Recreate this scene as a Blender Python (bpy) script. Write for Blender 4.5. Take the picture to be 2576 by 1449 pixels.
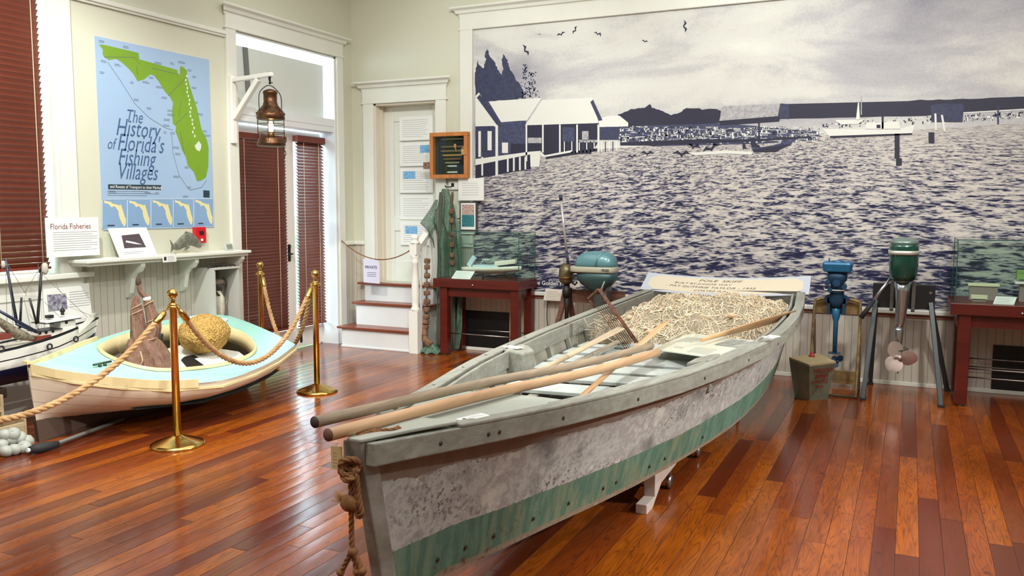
import bpy, bmesh, math, random
from mathutils import Vector, Matrix, noise
random.seed(7)
for o in list(bpy.data.objects): bpy.data.objects.remove(o)
C = bpy.context.scene.collection
SC = bpy.context.scene
PI = math.pi
# ------------------------------------------------------------------ camera
W_, H_, F_ = 2576., 1449., 2128.
EYE = Vector((0, 0, 1.55))
YAW, PITCH, ROLL = math.radians(-25.168), math.radians(-5.50), math.radians(.149)
fw = Vector((math.sin(YAW)*math.cos(PITCH), math.cos(YAW)*math.cos(PITCH), math.sin(PITCH)))
r0 = Vector((math.cos(YAW), -math.sin(YAW), 0)); u0 = r0.cross(fw)
rt = r0*math.cos(ROLL)+u0*math.sin(ROLL); up = -r0*math.sin(ROLL)+u0*math.cos(ROLL)
cd = bpy.data.cameras.new('camera'); cam = bpy.data.objects.new('camera', cd); C.objects.link(cam)
cam.matrix_world = Matrix(((rt.x, up.x, -fw.x, EYE.x), (rt.y, up.y, -fw.y, EYE.y), (rt.z, up.z, -fw.z, EYE.z), (0, 0, 0, 1)))
cd.sensor_width = 36; cd.lens = 36*F_/W_; cd.clip_start = .05
SC.camera = cam
def ray(x, y): return fw + rt*((x-W_/2)/F_) - up*((y-H_/2)/F_)
def aX(x, y, X): d = ray(x, y); return EYE+d*((X-EYE.x)/d.x)
def aY(x, y, Y): d = ray(x, y); return EYE+d*((Y-EYE.y)/d.y)
def aP(x, y, z0, a, X0):
    d = ray(x, y); return EYE+d*((z0-a*X0-EYE.z)/(d.z-a*d.x))
def aZ(x, y, z=0.): d = ray(x, y); return EYE+d*((z-EYE.z)/d.z)
# ------------------------------------------------------------------ view, world, lights
SC.view_settings.view_transform = 'Standard'; SC.view_settings.look = 'None'
SC.view_settings.gamma = 1; SC.view_settings.exposure = 0.0
SC.view_settings.use_curve_mapping = False
wd = bpy.data.worlds.new('world'); SC.world = wd; wd.use_nodes = True
bg = wd.node_tree.nodes['Background']; bg.inputs[0].default_value = (.66, .84, 1, 1); bg.inputs[1].default_value = 13
def area(loc, tgt, sx, sy, power, col=(1, .93, .84)):
    l = bpy.data.lights.new('ambient_fill', 'AREA'); l.shape = 'RECTANGLE'; l.size = sx; l.size_y = sy; l.energy = power; l.color = col
    o = bpy.data.objects.new('ambient_fill', l); C.objects.link(o); o.location = loc
    o.rotation_euler = (Vector(tgt)-Vector(loc)).to_track_quat('-Z', 'Y').to_euler()
def spot(loc, tgt, power, ang=70, rad=.05, col=(.97, 1, .94), blend=.6):
    l = bpy.data.lights.new('track_lamp', 'SPOT'); l.energy = power; l.spot_size = math.radians(ang); l.shadow_soft_size = rad; l.spot_blend = blend; l.color = col
    o = bpy.data.objects.new('track_lamp', l); C.objects.link(o); o.location = loc
    o.rotation_euler = (Vector(tgt)-Vector(loc)).to_track_quat('-Z', 'Y').to_euler()
area((-1.2, 2.6, 4.15), (-1.2, 2.6, 0), 8.0, 8.5, 270, (.98, .985, .97))  # unseen ceiling-wide soft fill, added for the ambient light
spot((-4.0, 2.8, 4.0), (-5.5, 4.6, .8), 480, 80)
spot((-3.0, 4.3, 4.1), (-4.9, 8.06, 1.6), 190, 80, .08)
spot((-1.6, 4.0, 4.1), (-2.6, 8.06, 1.9), 240, 85, .1)
spot((.6, 4.2, 4.1), (.2, 8.06, 2.1), 340, 90, .1)
spot((.9, 1.8, 4.1), (.6, 5.2, 0), 110, 80, .08)
spot((-2.2, .6, 4.1), (-3.6, 3.0, 0), 260, 75, .1)  # unseen extra lamp, added to brighten the left foreground floor
spot((-2.9, 3.4, 4.1), (-1.5, 4.6, .5), 420, 60, .04)
spot((-1.2, 2.4, 4.1), (-4.7, 4.8, .3), 260, 70, .06)
spot((4.2, 5.2, 3.5), (-.75, 4.6, .6), 1150, 34, .06)
spot((2.6, 3.2, 4.1), (-1.0, 3.4, .5), 260, 50, .06)
# ------------------------------------------------------------------ materials
def lin(c):
    return tuple(((v/255)/12.92 if v/255 <= .04045 else ((v/255+.055)/1.055)**2.4) for v in c)+(1,)
class NT:
    def __init__(s, name):
        s.m = bpy.data.materials.new(name); s.m.use_nodes = True; s.t = s.m.node_tree; s.b = s.t.nodes['Principled BSDF']
    def n(s, typ, ins=None, **kw):
        x = s.t.nodes.new('ShaderNode'+typ)
        for k, v in kw.items(): setattr(x, k, v)
        for k, v in (ins or {}).items(): s.set(x, k, v)
        return x
    def set(s, x, k, v):
        i = x.inputs[k]
        if isinstance(v, bpy.types.NodeSocket): s.t.links.new(v, i)
        elif isinstance(v, bpy.types.Node): s.t.links.new(v.outputs[0], i)
        else: i.default_value = v
    def m_(s, op, a, b=0., c=None):
        x = s.n('Math', operation=op); s.set(x, 0, a); s.set(x, 1, b)
        if c is not None: s.set(x, 2, c)
        return x.outputs[0]
    def mix(s, f, a, b):
        x = s.n('Mix', data_type='RGBA'); s.set(x, 0, f); s.set(x, 6, a); s.set(x, 7, b); return x.outputs[2]
    def ramp(s, f, stops, interp='LINEAR'):
        x = s.n('ValToRGB'); s.set(x, 0, f); e = x.color_ramp.elements; x.color_ramp.interpolation = interp
        while len(e) < len(stops): e.new(.5)
        for k, (p, c) in enumerate(stops): e[k].position = p; e[k].color = c if len(c) == 4 else tuple(c)+(1,)
        return x.outputs[0]
    def noise(s, vec, scale, detail=3, rough=.5, dist=0.):
        x = s.n('TexNoise', {'Scale': scale, 'Detail': detail, 'Roughness': rough, 'Distortion': dist}); s.set(x, 'Vector', vec); return x.outputs[0]
    def bump(s, h, st=.3, d=.01):
        x = s.n('Bump', {'Strength': st, 'Distance': d}); s.set(x, 'Height', h); s.set(s.b, 'Normal', x.outputs[0])
    def obj(s): return s.n('TexCoord').outputs['Object']
    def vec(s, v, sc): x = s.n('Mapping'); s.set(x, 'Vector', v); x.inputs['Scale'].default_value = sc; return x.outputs[0]
MC = {}
def M(name, c=None, rough=.55, metal=0., var=0., vs=12., bump=0., bs=60., st=(1, 1, 1), spec=.5, coat=0., c2=None, alpha=None):
    if name in MC: return MC[name]
    t = NT(name); col = lin(c); t.b.inputs['Base Color'].default_value = col; t.b.inputs['Roughness'].default_value = rough
    t.b.inputs['Metallic'].default_value = metal; t.b.inputs['Specular IOR Level'].default_value = spec
    if coat: t.b.inputs['Coat Weight'].default_value = coat; t.b.inputs['Coat Roughness'].default_value = .1
    if var or bump or c2: v = t.vec(t.obj(), st)
    if var or c2:
        k = tuple(x*(1-var) for x in col[:3])+(1,) if not c2 else lin(c2)
        f = t.ramp(t.noise(v, vs, 5, .6), [(.35, (0, 0, 0)), (.65, (1, 1, 1))])
        t.set(t.b, 'Base Color', t.mix(f, col, k))
    if bump: t.bump(t.noise(v, bs, 4), bump, .004)
    if alpha is not None: t.b.inputs['Alpha'].default_value = alpha
    MC[name] = t.m; return t.m
def wood(name, c1, c2, scale=6., axis=1, rough=.5, bump=.15):
    if name in MC: return MC[name]
    t = NT(name); s = [22, 22, 22]; s[axis] = 1.6
    v = t.vec(t.obj(), s); n = t.noise(v, scale/6, 6, .65, .6)
    t.set(t.b, 'Base Color', t.ramp(n, [(.3, lin(c1)), (.7, lin(c2))])); t.b.inputs['Roughness'].default_value = rough
    t.bump(n, bump, .004); MC[name] = t.m; return t.m
def gloss_floor():
    t = NT('floor_planks'); v = t.obj(); sp = t.n('SeparateXYZ'); t.set(sp, 0, v); X, Y = sp.outputs[0], sp.outputs[1]
    u = t.m_('DIVIDE', X, .098); row = t.m_('FLOOR', u); fu = t.m_('FRACT', u)
    rn = t.n('TexWhiteNoise', noise_dimensions='1D'); t.set(rn, 'W', row)
    y2 = t.m_('ADD', t.m_('DIVIDE', Y, t.m_('ADD', .9, t.m_('MULTIPLY', rn.outputs[0], 1.3))), t.m_('MULTIPLY', rn.outputs[0], 37.)); cell = t.m_('FLOOR', y2); fy = t.m_('FRACT', y2)
    cmb = t.n('CombineXYZ'); t.set(cmb, 0, row); t.set(cmb, 1, cell)
    w = t.n('TexWhiteNoise', noise_dimensions='2D'); t.set(w, 'Vector', cmb.outputs[0]); h = w.outputs[0]
    base = t.ramp(h, [(0, lin((92, 36, 16))), (.14, lin((110, 44, 18))), (.26, lin((150, 70, 22))), (.5, lin((174, 88, 18))), (.7, lin((186, 98, 20))), (.85, lin((152, 72, 20))), (1, lin((122, 56, 22)))])
    off = t.n('CombineXYZ'); t.set(off, 0, t.m_('MULTIPLY', h, 31.)); t.set(off, 1, t.m_('MULTIPLY', h, 17.))
    va = t.n('VectorMath', operation='ADD'); t.set(va, 0, v); t.set(va, 1, off.outputs[0])
    g1 = t.noise(t.vec(va.outputs[0], (11, .8, 1)), 1.5, 2, .45, .2); mot = t.noise(t.vec(va.outputs[0], (6, 1.6, 1)), 1.7, 4, .6, .5)
    rings = t.m_('ABSOLUTE', t.m_('SINE', t.m_('MULTIPLY', g1, 44.)))
    fine = t.noise(t.vec(va.outputs[0], (120, 3.5, 1)), 1.5, 4, .6)
    knots = t.ramp(t.noise(t.vec(va.outputs[0], (14, 7, 1)), 1.1, 3, .6), [(.66, (0, 0, 0)), (.74, (1, 1, 1))])
    c = t.mix(t.m_('MULTIPLY', t.m_('POWER', t.m_('SUBTRACT', 1, rings), 2.), .55), base, lin((62, 22, 10)))
    c = t.mix(t.ramp(mot, [(.35, (0, 0, 0)), (.7, (.55, .55, .55))]), c, lin((100, 44, 18)))
    c = t.mix(t.m_('MULTIPLY', fine, .42), c, lin((84, 30, 14)))
    c = t.mix(t.m_('MULTIPLY', knots, .55), c, lin((44, 18, 10)))
    e = t.m_('MINIMUM', t.m_('MINIMUM', fu, t.m_('SUBTRACT', 1, fu)), t.m_('MULTIPLY', t.m_('MINIMUM', fy, t.m_('SUBTRACT', 1, fy)), 12.))
    gap = t.ramp(e, [(0, (0, 0, 0)), (.022, (1, 1, 1))])
    c = t.mix(gap, lin((40, 15, 8)), c)
    t.set(t.b, 'Base Color', c)
    t.set(t.b, 'Roughness', t.m_('ADD', .11, t.m_('MULTIPLY', fine, .13)))
    t.b.inputs['Specular IOR Level'].default_value = .55
    cup = t.m_('MULTIPLY', t.m_('POWER', t.m_('ABSOLUTE', t.m_('SUBTRACT', fu, .5)), 2.), -1.0)
    hh = t.m_('ADD', t.m_('MULTIPLY', gap, .25), t.m_('ADD', cup, t.m_('MULTIPLY', g1, .3)))
    t.bump(hh, .35, .006); return t.m
def bead(name, c, axis, pitch=.062):
    if name in MC: return MC[name]
    t = NT(name); sp = t.n('SeparateXYZ'); t.set(sp, 0, t.obj()); a = sp.outputs[axis]
    f = t.m_('FRACT', t.m_('DIVIDE', a, pitch)); e = t.m_('MINIMUM', f, t.m_('SUBTRACT', 1, f)); g = t.ramp(e, [(0, (0, 0, 0)), (.07, (1, 1, 1))])
    n = t.noise(t.vec(t.obj(), (5, 5, 1)), 1.5, 4)
    t.set(t.b, 'Base Color', t.mix(g, lin(tuple(x*.72 for x in c)), t.mix(n, lin(c), lin(tuple(x*.93 for x in c)))))
    t.b.inputs['Roughness'].default_value = .45; t.bump(g, .5, .004); MC[name] = t.m; return t.m
# ------------------------------------------------------------------ mesh builder
class MB:
    def __init__(s): s.v = []; s.f = []; s.mi = []; s.sm = []; s.uv = None
    def add(s, vs, fs, mi=0, smooth=False):
        k = len(s.v); s.v += [Vector(p) for p in vs]
        for f in fs: s.f.append([k+i for i in f]); s.mi.append(mi); s.sm.append(smooth)
        return s
    def box(s, a, b, mi=0):
        x0, y0, z0 = a; x1, y1, z1 = b
        return s.add([(x0, y0, z0), (x1, y0, z0), (x1, y1, z0), (x0, y1, z0), (x0, y0, z1), (x1, y0, z1), (x1, y1, z1), (x0, y1, z1)],
                     [(0, 3, 2, 1), (4, 5, 6, 7), (0, 1, 5, 4), (1, 2, 6, 5), (2, 3, 7, 6), (3, 0, 4, 7)], mi)
    def cbox(s, c, sz, R=None, mi=0):
        c = Vector(c); vs = []
        for z in (-1, 1):
            for x, y in ((-1, -1), (1, -1), (1, 1), (-1, 1)):
                p = Vector((x*sz[0]/2, y*sz[1]/2, z*sz[2]/2)); vs.append(c+(R @ p if R else p))
        return s.add(vs, [(0, 3, 2, 1), (4, 5, 6, 7), (0, 1, 5, 4), (1, 2, 6, 5), (2, 3, 7, 6), (3, 0, 4, 7)], mi)
    def bar(s, p, q, w, h=None, upv=(0, 0, 1), mi=0):
        p, q = Vector(p), Vector(q); h = h or w; d = (q-p).normalized(); a = d.cross(Vector(upv))
        if a.length < 1e-4: a = d.cross(Vector((1, 0, 0)))
        a.normalize(); b = a.cross(d); vs = []
        for o in (p, q):
            for i, j in ((-1, -1), (1, -1), (1, 1), (-1, 1)): vs.append(o+a*i*w/2+b*j*h/2)
        return s.add(vs, [(0, 3, 2, 1), (4, 5, 6, 7), (0, 1, 5, 4), (1, 2, 6, 5), (2, 3, 7, 6), (3, 0, 4, 7)], mi)
    def tube(s, pts, r, n=8, mi=0, cap=True, smooth=True, closed=False):
        pts = [Vector(p) for p in pts]; m = len(pts); rs = r if isinstance(r, (list, tuple)) else [r]*m
        t = []
        for i in range(m):
            a = pts[(i-1) % m] if closed else pts[max(i-1, 0)]; b = pts[(i+1) % m] if closed else pts[min(i+1, m-1)]
            d = b-a; t.append(d.normalized() if d.length > 1e-9 else Vector((0, 0, 1)))
        nn = t[0].orthogonal().normalized(); vs = []
        for i in range(m):
            nn = nn-t[i]*nn.dot(t[i])
            if nn.length < 1e-6: nn = t[i].orthogonal()
            nn.normalize(); bb = t[i].cross(nn)
            for k in range(n):
                a = 2*PI*k/n; vs.append(pts[i]+(nn*math.cos(a)+bb*math.sin(a))*rs[i])
        fs = []
        for i in range(m if closed else m-1):
            j = (i+1) % m
            for k in range(n): fs.append((i*n+k, i*n+(k+1) % n, j*n+(k+1) % n, j*n+k))
        s.add(vs, fs, mi, smooth)
        if cap and not closed:
            k = len(s.v)-len(vs); s.f.append([k+i for i in range(n)][::-1]); s.mi.append(mi); s.sm.append(False)
            s.f.append([k+(m-1)*n+i for i in range(n)]); s.mi.append(mi); s.sm.append(False)
        return s
    def lathe(s, prof, c=(0, 0, 0), axis=(0, 0, 1), n=24, mi=0, smooth=True):
        c = Vector(c); ax = Vector(axis).normalized(); a = ax.orthogonal().normalized(); b = ax.cross(a); vs = []
        for r, z in prof:
            for k in range(n):
                t = 2*PI*k/n; vs.append(c+ax*z+(a*math.cos(t)+b*math.sin(t))*max(r, 1e-5))
        fs = [(i*n+k, i*n+(k+1) % n, (i+1)*n+(k+1) % n, (i+1)*n+k) for i in range(len(prof)-1) for k in range(n)]
        s.add(vs, fs, mi, smooth)
        k = len(s.v)-len(vs)
        if prof[0][0] > 1e-4: s.f.append([k+i for i in range(n)][::-1]); s.mi.append(mi); s.sm.append(False)
        if prof[-1][0] > 1e-4: s.f.append([k+(len(prof)-1)*n+i for i in range(n)]); s.mi.append(mi); s.sm.append(False)
        return s
    def ball(s, c, r, n=14, sc=(1, 1, 1), mi=0, f=None):
        vs = []; c = Vector(c); m = n//2
        for i in range(m+1):
            th = PI*i/m
            for k in range(n):
                a = 2*PI*k/n; d = Vector((math.sin(th)*math.cos(a), math.sin(th)*math.sin(a), math.cos(th))); q = f(d) if f else 1
                vs.append(c+Vector((d.x*sc[0], d.y*sc[1], d.z*sc[2]))*r*q)
        return s.add(vs, [(i*n+k, i*n+(k+1) % n, (i+1)*n+(k+1) % n, (i+1)*n+k) for i in range(m) for k in range(n)], mi, True)
    def loft(s, secs, mi=0, smooth=True, closed=False, cap=False):
        n = len(secs[0]); vs = [p for q in secs for p in q]; m = n if closed else n-1
        s.add(vs, [(i*n+k, i*n+(k+1) % n, (i+1)*n+(k+1) % n, (i+1)*n+k) for i in range(len(secs)-1) for k in range(m)], mi, smooth)
        if cap:
            k = len(s.v)-len(vs); s.f.append([k+i for i in range(n)]); s.f.append([k+(len(secs)-1)*n+i for i in range(n)]); s.mi += [mi, mi]; s.sm += [False, False]
        return s
    def prism(s, poly, d, mi=0):
        d = Vector(d); n = len(poly); poly = [Vector(p) for p in poly]
        s.add(poly+[p+d for p in poly], [tuple(range(n))[::-1], tuple(range(n, 2*n))]+[(i, (i+1) % n, n+(i+1) % n, n+i) for i in range(n)], mi)
        return s
    def face(s, poly, mi=0): return s.add(poly, [tuple(range(len(poly)))], mi)
    def rope(s, pts, r, pitch=None, strands=3, n=7, mi=0, ends=True):
        # resample evenly and twist strands round the path
        pts = [Vector(p) for p in pts]; L = [0]
        for a, b in zip(pts, pts[1:]): L.append(L[-1]+(b-a).length)
        pitch = pitch or r*6.5; N = max(int(L[-1]/(pitch/9)), 6); P = []
        j = 0
        for i in range(N+1):
            d = L[-1]*i/N
            while j < len(L)-2 and L[j+1] < d: j += 1
            f = (d-L[j])/max(L[j+1]-L[j], 1e-9); P.append(pts[j].lerp(pts[j+1], f))
        t = [(P[min(i+1, N)]-P[max(i-1, 0)]).normalized() for i in range(N+1)]
        nn = t[0].orthogonal().normalized(); fr = []
        for i in range(N+1):
            nn = (nn-t[i]*nn.dot(t[i])).normalized(); fr.append((nn.copy(), t[i].cross(nn)))
        for k in range(strands):
            q = []
            for i in range(N+1):
                a = 2*PI*(k/strands+L[-1]*i/N/pitch); q.append(P[i]+(fr[i][0]*math.cos(a)+fr[i][1]*math.sin(a))*r*.5)
            s.tube(q, r*.56, n, mi)
        return s
    def build(s, name, mats, parent=None, bevel=0., seg=2, subsurf=0, base=None, hullnorm=True):
        mats = mats if isinstance(mats, (list, tuple)) else [mats]
        off = Vector(base) if base is not None else Vector((0, 0, 0))
        par_world = world_loc(parent) if parent else Vector((0, 0, 0))
        off = par_world if parent else off
        me = bpy.data.meshes.new(name); me.from_pydata([p-off for p in s.v], [], s.f)
        for m in mats: me.materials.append(m)
        me.polygons.foreach_set('material_index', s.mi); me.polygons.foreach_set('use_smooth', s.sm)
        if s.uv:
            l = me.uv_layers.new(name='UVMap')
            for lp in me.loops: l.data[lp.index].uv = s.uv[lp.vertex_index]
        if hullnorm:
            bm = bmesh.new(); bm.from_mesh(me); bmesh.ops.recalc_face_normals(bm, faces=bm.faces); bm.to_mesh(me); bm.free()
        me.update(); o = bpy.data.objects.new(name, me); C.objects.link(o)
        if parent: o.parent = parent
        else: o.location = off
        if bevel: b = o.modifiers.new('bevel', 'BEVEL'); b.width = bevel; b.segments = seg; b.limit_method = 'ANGLE'; b.angle_limit = math.radians(40)
        if subsurf: q = o.modifiers.new('sub', 'SUBSURF'); q.levels = q.render_levels = subsurf
        return o
def world_loc(o):
    p = Vector((0, 0, 0))
    while o: p += o.location; o = o.parent
    return p
def tag(o, label, cat, group=None, kind=None):
    o['label'] = label; o['category'] = cat
    if group: o['group'] = group
    if kind: o['kind'] = kind
    return o
def thing(name, label, cat, loc, group=None):
    o = bpy.data.objects.new(name, None); o.empty_display_size = .05; C.objects.link(o); o.location = loc
    return tag(o, label, cat, group)
def struct(mb, name, mats, parent=None, **k):
    o = mb.build(name, mats, parent, **k)
    if not parent: o['kind'] = 'structure'
    return o
def dup(src, loc, label):
    r = src.copy(); C.objects.link(r); r.location = loc; r['label'] = label
    for ch in list(src.children):
        c = ch.copy(); C.objects.link(c); c.parent = r
        for g in list(ch.children): d = g.copy(); C.objects.link(d); d.parent = c
    return r
def text_into(mb, body, size, o, ex, ey, align='LEFT', shear=0., mi=0, sx=1., off=None, bold=0.):
    cu = bpy.data.curves.new('t', 'FONT'); cu.body = body; cu.size = size; cu.align_x = align; cu.shear = shear; cu.resolution_u = 2; cu.offset = bold
    ob = bpy.data.objects.new('t', cu); C.objects.link(ob); bpy.context.view_layer.update()
    dg = bpy.context.evaluated_depsgraph_get(); me = bpy.data.meshes.new_from_object(ob.evaluated_get(dg))
    o, ex, ey = Vector(o), Vector(ex), Vector(ey)
    mb.add([o+ex*v.co.x*sx+ey*v.co.y for v in me.vertices], [tuple(p.vertices) for p in me.polygons], mi)
    bpy.data.objects.remove(ob); bpy.data.curves.remove(cu); bpy.data.meshes.remove(me)
def lerp(a, b, t): return a+(b-a)*t
def interp(x, xs, ys):
    if x <= xs[0]: return ys[0]
    for i in range(len(xs)-1):
        if x <= xs[i+1]: return ys[i]+(ys[i+1]-ys[i])*(x-xs[i])/(xs[i+1]-xs[i])
    return ys[-1]
def sag(p, q, s, n=24):
    p, q = Vector(p), Vector(q)
    return [p.lerp(q, i/n)-Vector((0, 0, 1))*s*4*(i/n)*(1-i/n) for i in range(n+1)]
def smooth_path(pts, n=8):
    pts = [Vector(p) for p in pts]; out = []
    for i in range(len(pts)-1):
        p0, p1, p2, p3 = pts[max(i-1, 0)], pts[i], pts[i+1], pts[min(i+2, len(pts)-1)]
        for k in range(n):
            t = k/n; out.append(.5*((2*p1)+(p2-p0)*t+(2*p0-5*p1+4*p2-p3)*t*t+(3*p1-p0-3*p2+p3)*t**3))
    out.append(pts[-1]); return out
exec_parts = []
# common materials
wallm = M('wall_cream', (208, 207, 188), .7, bump=.05, bs=90)
trim = M('trim_white', (228, 228, 218), .4, var=.04, vs=3)
white = M('white_paint', (236, 233, 226), .45)
paper = M('paper_white', (238, 238, 234), .6)
ink = M('ink_black', (35, 33, 35), .6); greyink = M('ink_grey', (150, 150, 152), .6)
brass = M('brass', (216, 182, 108), .16, 1.0); maho = wood('mahogany', (74, 18, 12), (98, 30, 20), 6, 0, .35, .05)
glass = NT('glass'); glass.b.inputs['Base Color'].default_value = (.78, .95, .9, 1)
_g = glass
_tr = _g.n('BsdfTransparent', {'Color': (.925, .968, .95, 1)}); _gl = _g.n('BsdfGlossy', {'Roughness': .02})
_fr = _g.n('Fresnel', {'IOR': 1.5}); _mx = _g.n('MixShader'); _g.set(_mx, 0, _g.m_('MULTIPLY', _fr.outputs[0], _g.m_('SUBTRACT', 1, _g.n('NewGeometry').outputs['Backfacing']))); _g.t.links.new(_tr.outputs[0], _mx.inputs[1]); _g.t.links.new(_gl.outputs[0], _mx.inputs[2])
_g.t.links.new(_mx.outputs[0], _g.t.nodes['Material Output'].inputs[0]); glass = _g.m
gedge = M('glass_edge_green', (40, 90, 80), .2)
black = M('black_satin', (22, 22, 24), .45); steel = M('steel', (175, 175, 172), .3, 1.0)
def lines(mb, o, ex, ey, w, h, n, mi=0, th=.25, ragged=.25):
    """printed paragraph: n thin rules of uneven length"""
    o, ex, ey = Vector(o), Vector(ex), Vector(ey)
    for i in range(n):
        y = h*(1-(i+.5)/n); l = w*(1-random.random()*ragged*(random.random() < .5)); t = h/n*th
        mb.face([o+ey*(y-t/2), o+ex*l+ey*(y-t/2), o+ex*l+ey*(y+t/2), o+ey*(y+t/2)], mi)
# ================================================================== SETTING
XB, YA = -5.8, 8.06
X1, Y0, ZC = 4.6, -3.6, 4.3
fl = MB(); fl.box((XB-.4, Y0-.1, -.1), (X1+.1, YA+.5, 0)); struct(fl, 'floor', gloss_floor())
c_ = MB(); c_.box((XB-.4, Y0-.1, ZC), (X1+.1, YA+.5, ZC+.1)); struct(c_, 'ceiling', M('ceiling_white', (235, 232, 222), .8))
# left wall with window and door openings
WY0, WY1, WZ0, WZ1 = 2.75, 4.315, 1.035, 3.55
DY0, DY1, DZ1 = 6.222, 7.75, 3.175
T = .32
wl = MB()
for a, b in (((Y0, 0), (WY0, ZC)), ((WY0, 0), (WY1, WZ0)), ((WY0, WZ1), (WY1, ZC)), ((WY1, 0), (DY0, ZC)), ((DY0, DZ1), (DY1, ZC)), ((DY1, 0), (YA+.3, ZC))):
    wl.box((XB-T, a[0], a[1]), (XB, b[0], b[1]))
struct(wl, 'wall_left', wallm)
# back wall with door opening
SX0, SX1, SZ0, SZ1 = -5.50, -4.695, .69, 2.69
wb = MB()
for a, b in (((XB-T, 0), (SX0, ZC)), ((SX0, SZ1), (SX1, ZC)), ((SX0, 0), (SX1, SZ0)), ((SX1, 0), (X1+.1, ZC))):
    wb.box((a[0], YA, a[1]), (b[0], YA+.3, b[1]))
struct(wb, 'wall_back', wallm)
for nm, a, b in (('wall_right', (X1, Y0, 0), (X1+.1, YA, ZC)), ('wall_front', (XB, Y0-.1, 0), (X1, Y0, ZC))):
    q = MB(); q.box(a, b); struct(q, nm, wallm)
# wainscot, rails, baseboards
beadB = bead('beadboard_left', (200, 194, 180), 1); beadA = bead('beadboard_back', (205, 196, 182), 0)
q = MB(); q.box((XB, 4.485, .12), (XB+.012, 6.10, 1.12)); q.box((XB, 7.86, .1), (XB+.012, YA, 1.12)); struct(q, 'trim_1', beadB)
q = MB(); q.box((XB, YA-.012, .1), (-5.637, YA, 1.12)); q.box((-4.567, YA-.012, .03), (3.2, YA, .63)); q.box((-4.567, YA-.012, .6), (-4.24, YA, 1.12)); struct(q, 'trim_2', beadA)
q = MB(); q.box((XB, 7.865, 1.11), (XB+.035, YA, 1.155)); q.box((XB, YA-.035, 1.11), (-5.64, YA, 1.155)); q.box((-4.567, YA-.03, 1.11), (-4.24, YA, 1.155)); struct(q, 'trim_3', trim, bevel=.008)
q = MB(); q.box((-4.24, YA-.05, .632), (3.2, YA, .672)); struct(q, 'trim_4', trim, bevel=.008)
q = MB(); q.box((-4.24, YA-.022, .60), (3.2, YA, .63)); struct(q, 'trim_5', M('rail_edge_red', (140, 92, 74), .5))  # reddish brown strip along the lower edge of the rail
q = MB(); q.box((-4.5, YA-.022, 0), (3.2, YA-.01, .035)); struct(q, 'baseboard_back', trim, bevel=.003)
q = MB(); q.box((XB, 4.3, 0), (XB+.02, 6.10, .14)); q.box((XB, 7.866, 0), (XB+.02, YA, .14)); q.box((XB, Y0, 0), (XB+.02, 4.3, .14)); struct(q, 'baseboard_left', trim, bevel=.004)
# picture rail on the left wall
def cornice_y(mb, x, y0, y1, z0, z1, d):
    st = [(0, 0), (.25, 0), (.3, .25), (.5, .3), (.62, .62), (.85, .72), (1, .8), (1, 1), (0, 1)]
    k = (z1-z0)
    for e, s in ((y0, -1), (y1, 1)): pass
    A = [Vector((x+d*a, y0-d*a, z0+k*b)) for a, b in st]; B = [Vector((x+d*a, y1+d*a, z0+k*b)) for a, b in st]
    n = len(st); mb.add(A+B, [(i, (i+1) % n, n+(i+1) % n, n+i) for i in range(n)]+[tuple(range(n)), tuple(range(n, 2*n))])
def cornice_x(mb, y, x0, x1, z0, z1, d):
    st = [(0, 0), (.25, 0), (.3, .25), (.5, .3), (.62, .62), (.85, .72), (1, .8), (1, 1), (0, 1)]; k = z1-z0
    A = [Vector((x0-d*a, y-d*a, z0+k*b)) for a, b in st]; B = [Vector((x1+d*a, y-d*a, z0+k*b)) for a, b in st]
    n = len(st); mb.add(A+B, [(i, (i+1) % n, n+(i+1) % n, n+i) for i in range(n)]+[tuple(range(n)), tuple(range(n, 2*n))])
q = MB(); q.box((XB, 4.49, 3.095), (XB+.02, 6.09, 3.135)); q.box((XB, 4.49, 3.115), (XB+.034, 6.09, 3.15)); struct(q, 'trim_6', trim, bevel=.006)
# window casing
q = MB(); q.box((XB, 4.33, 1.03), (XB+.028, 4.485, 3.7)); q.box((XB, 4.30, 1.03), (XB+.035, 4.335, 3.7)); q.box((XB, 2.6, 1.03), (XB+.028, 2.75, 3.7))
q.box((XB, 2.6, 3.56), (XB+.03, 4.485, 3.75)); q.box((XB-.30, WY0-.001, 1.0), (XB+.07, 4.56, 1.04)); q.box((XB, 2.6, .86), (XB+.02, 4.50, 1.0)); struct(q, 'trim_7', trim, bevel=.006)
# under-window panel
q = MB(); q.box((XB, 2.5, .12), (XB+.012, 4.484, .86)); struct(q, 'trim_8', M('panel_white', (222, 220, 212), .5))
# window sash & glass
wnd = MB(); gx = XB-.2
for y in (WY0, WY1-.05): wnd.box((gx-.03, y, WZ0), (gx+.03, y+.05, WZ1))
for z in (WZ0, 2.25, WZ1-.06): wnd.box((gx-.03, WY0, z), (gx+.03, WY1, z+.06))
wo = struct(wnd, 'window_1', white)
q = MB(); q.box((gx-.004, WY0+.05, WZ0+.05), (gx+.004, WY1-.05, WZ1-.05)); pane = q.build('window_pane', glass, wo)
# door casing with fascia and cornice
q = MB(); q.box((XB, 6.09, 0), (XB+.03, 6.215, 3.18)); q.box((XB, 7.755, 0), (XB+.03, 7.862, 3.18)); q.box((XB, 6.075, 3.18), (XB+.035, 7.875, 3.205)); q.box((XB, 6.09, 3.2), (XB+.03, 7.862, 3.31))
cornice_y(q, XB+.0, 6.09, 7.862, 3.305, 3.40, .085); struct(q, 'trim_9', trim, bevel=.004)
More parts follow.
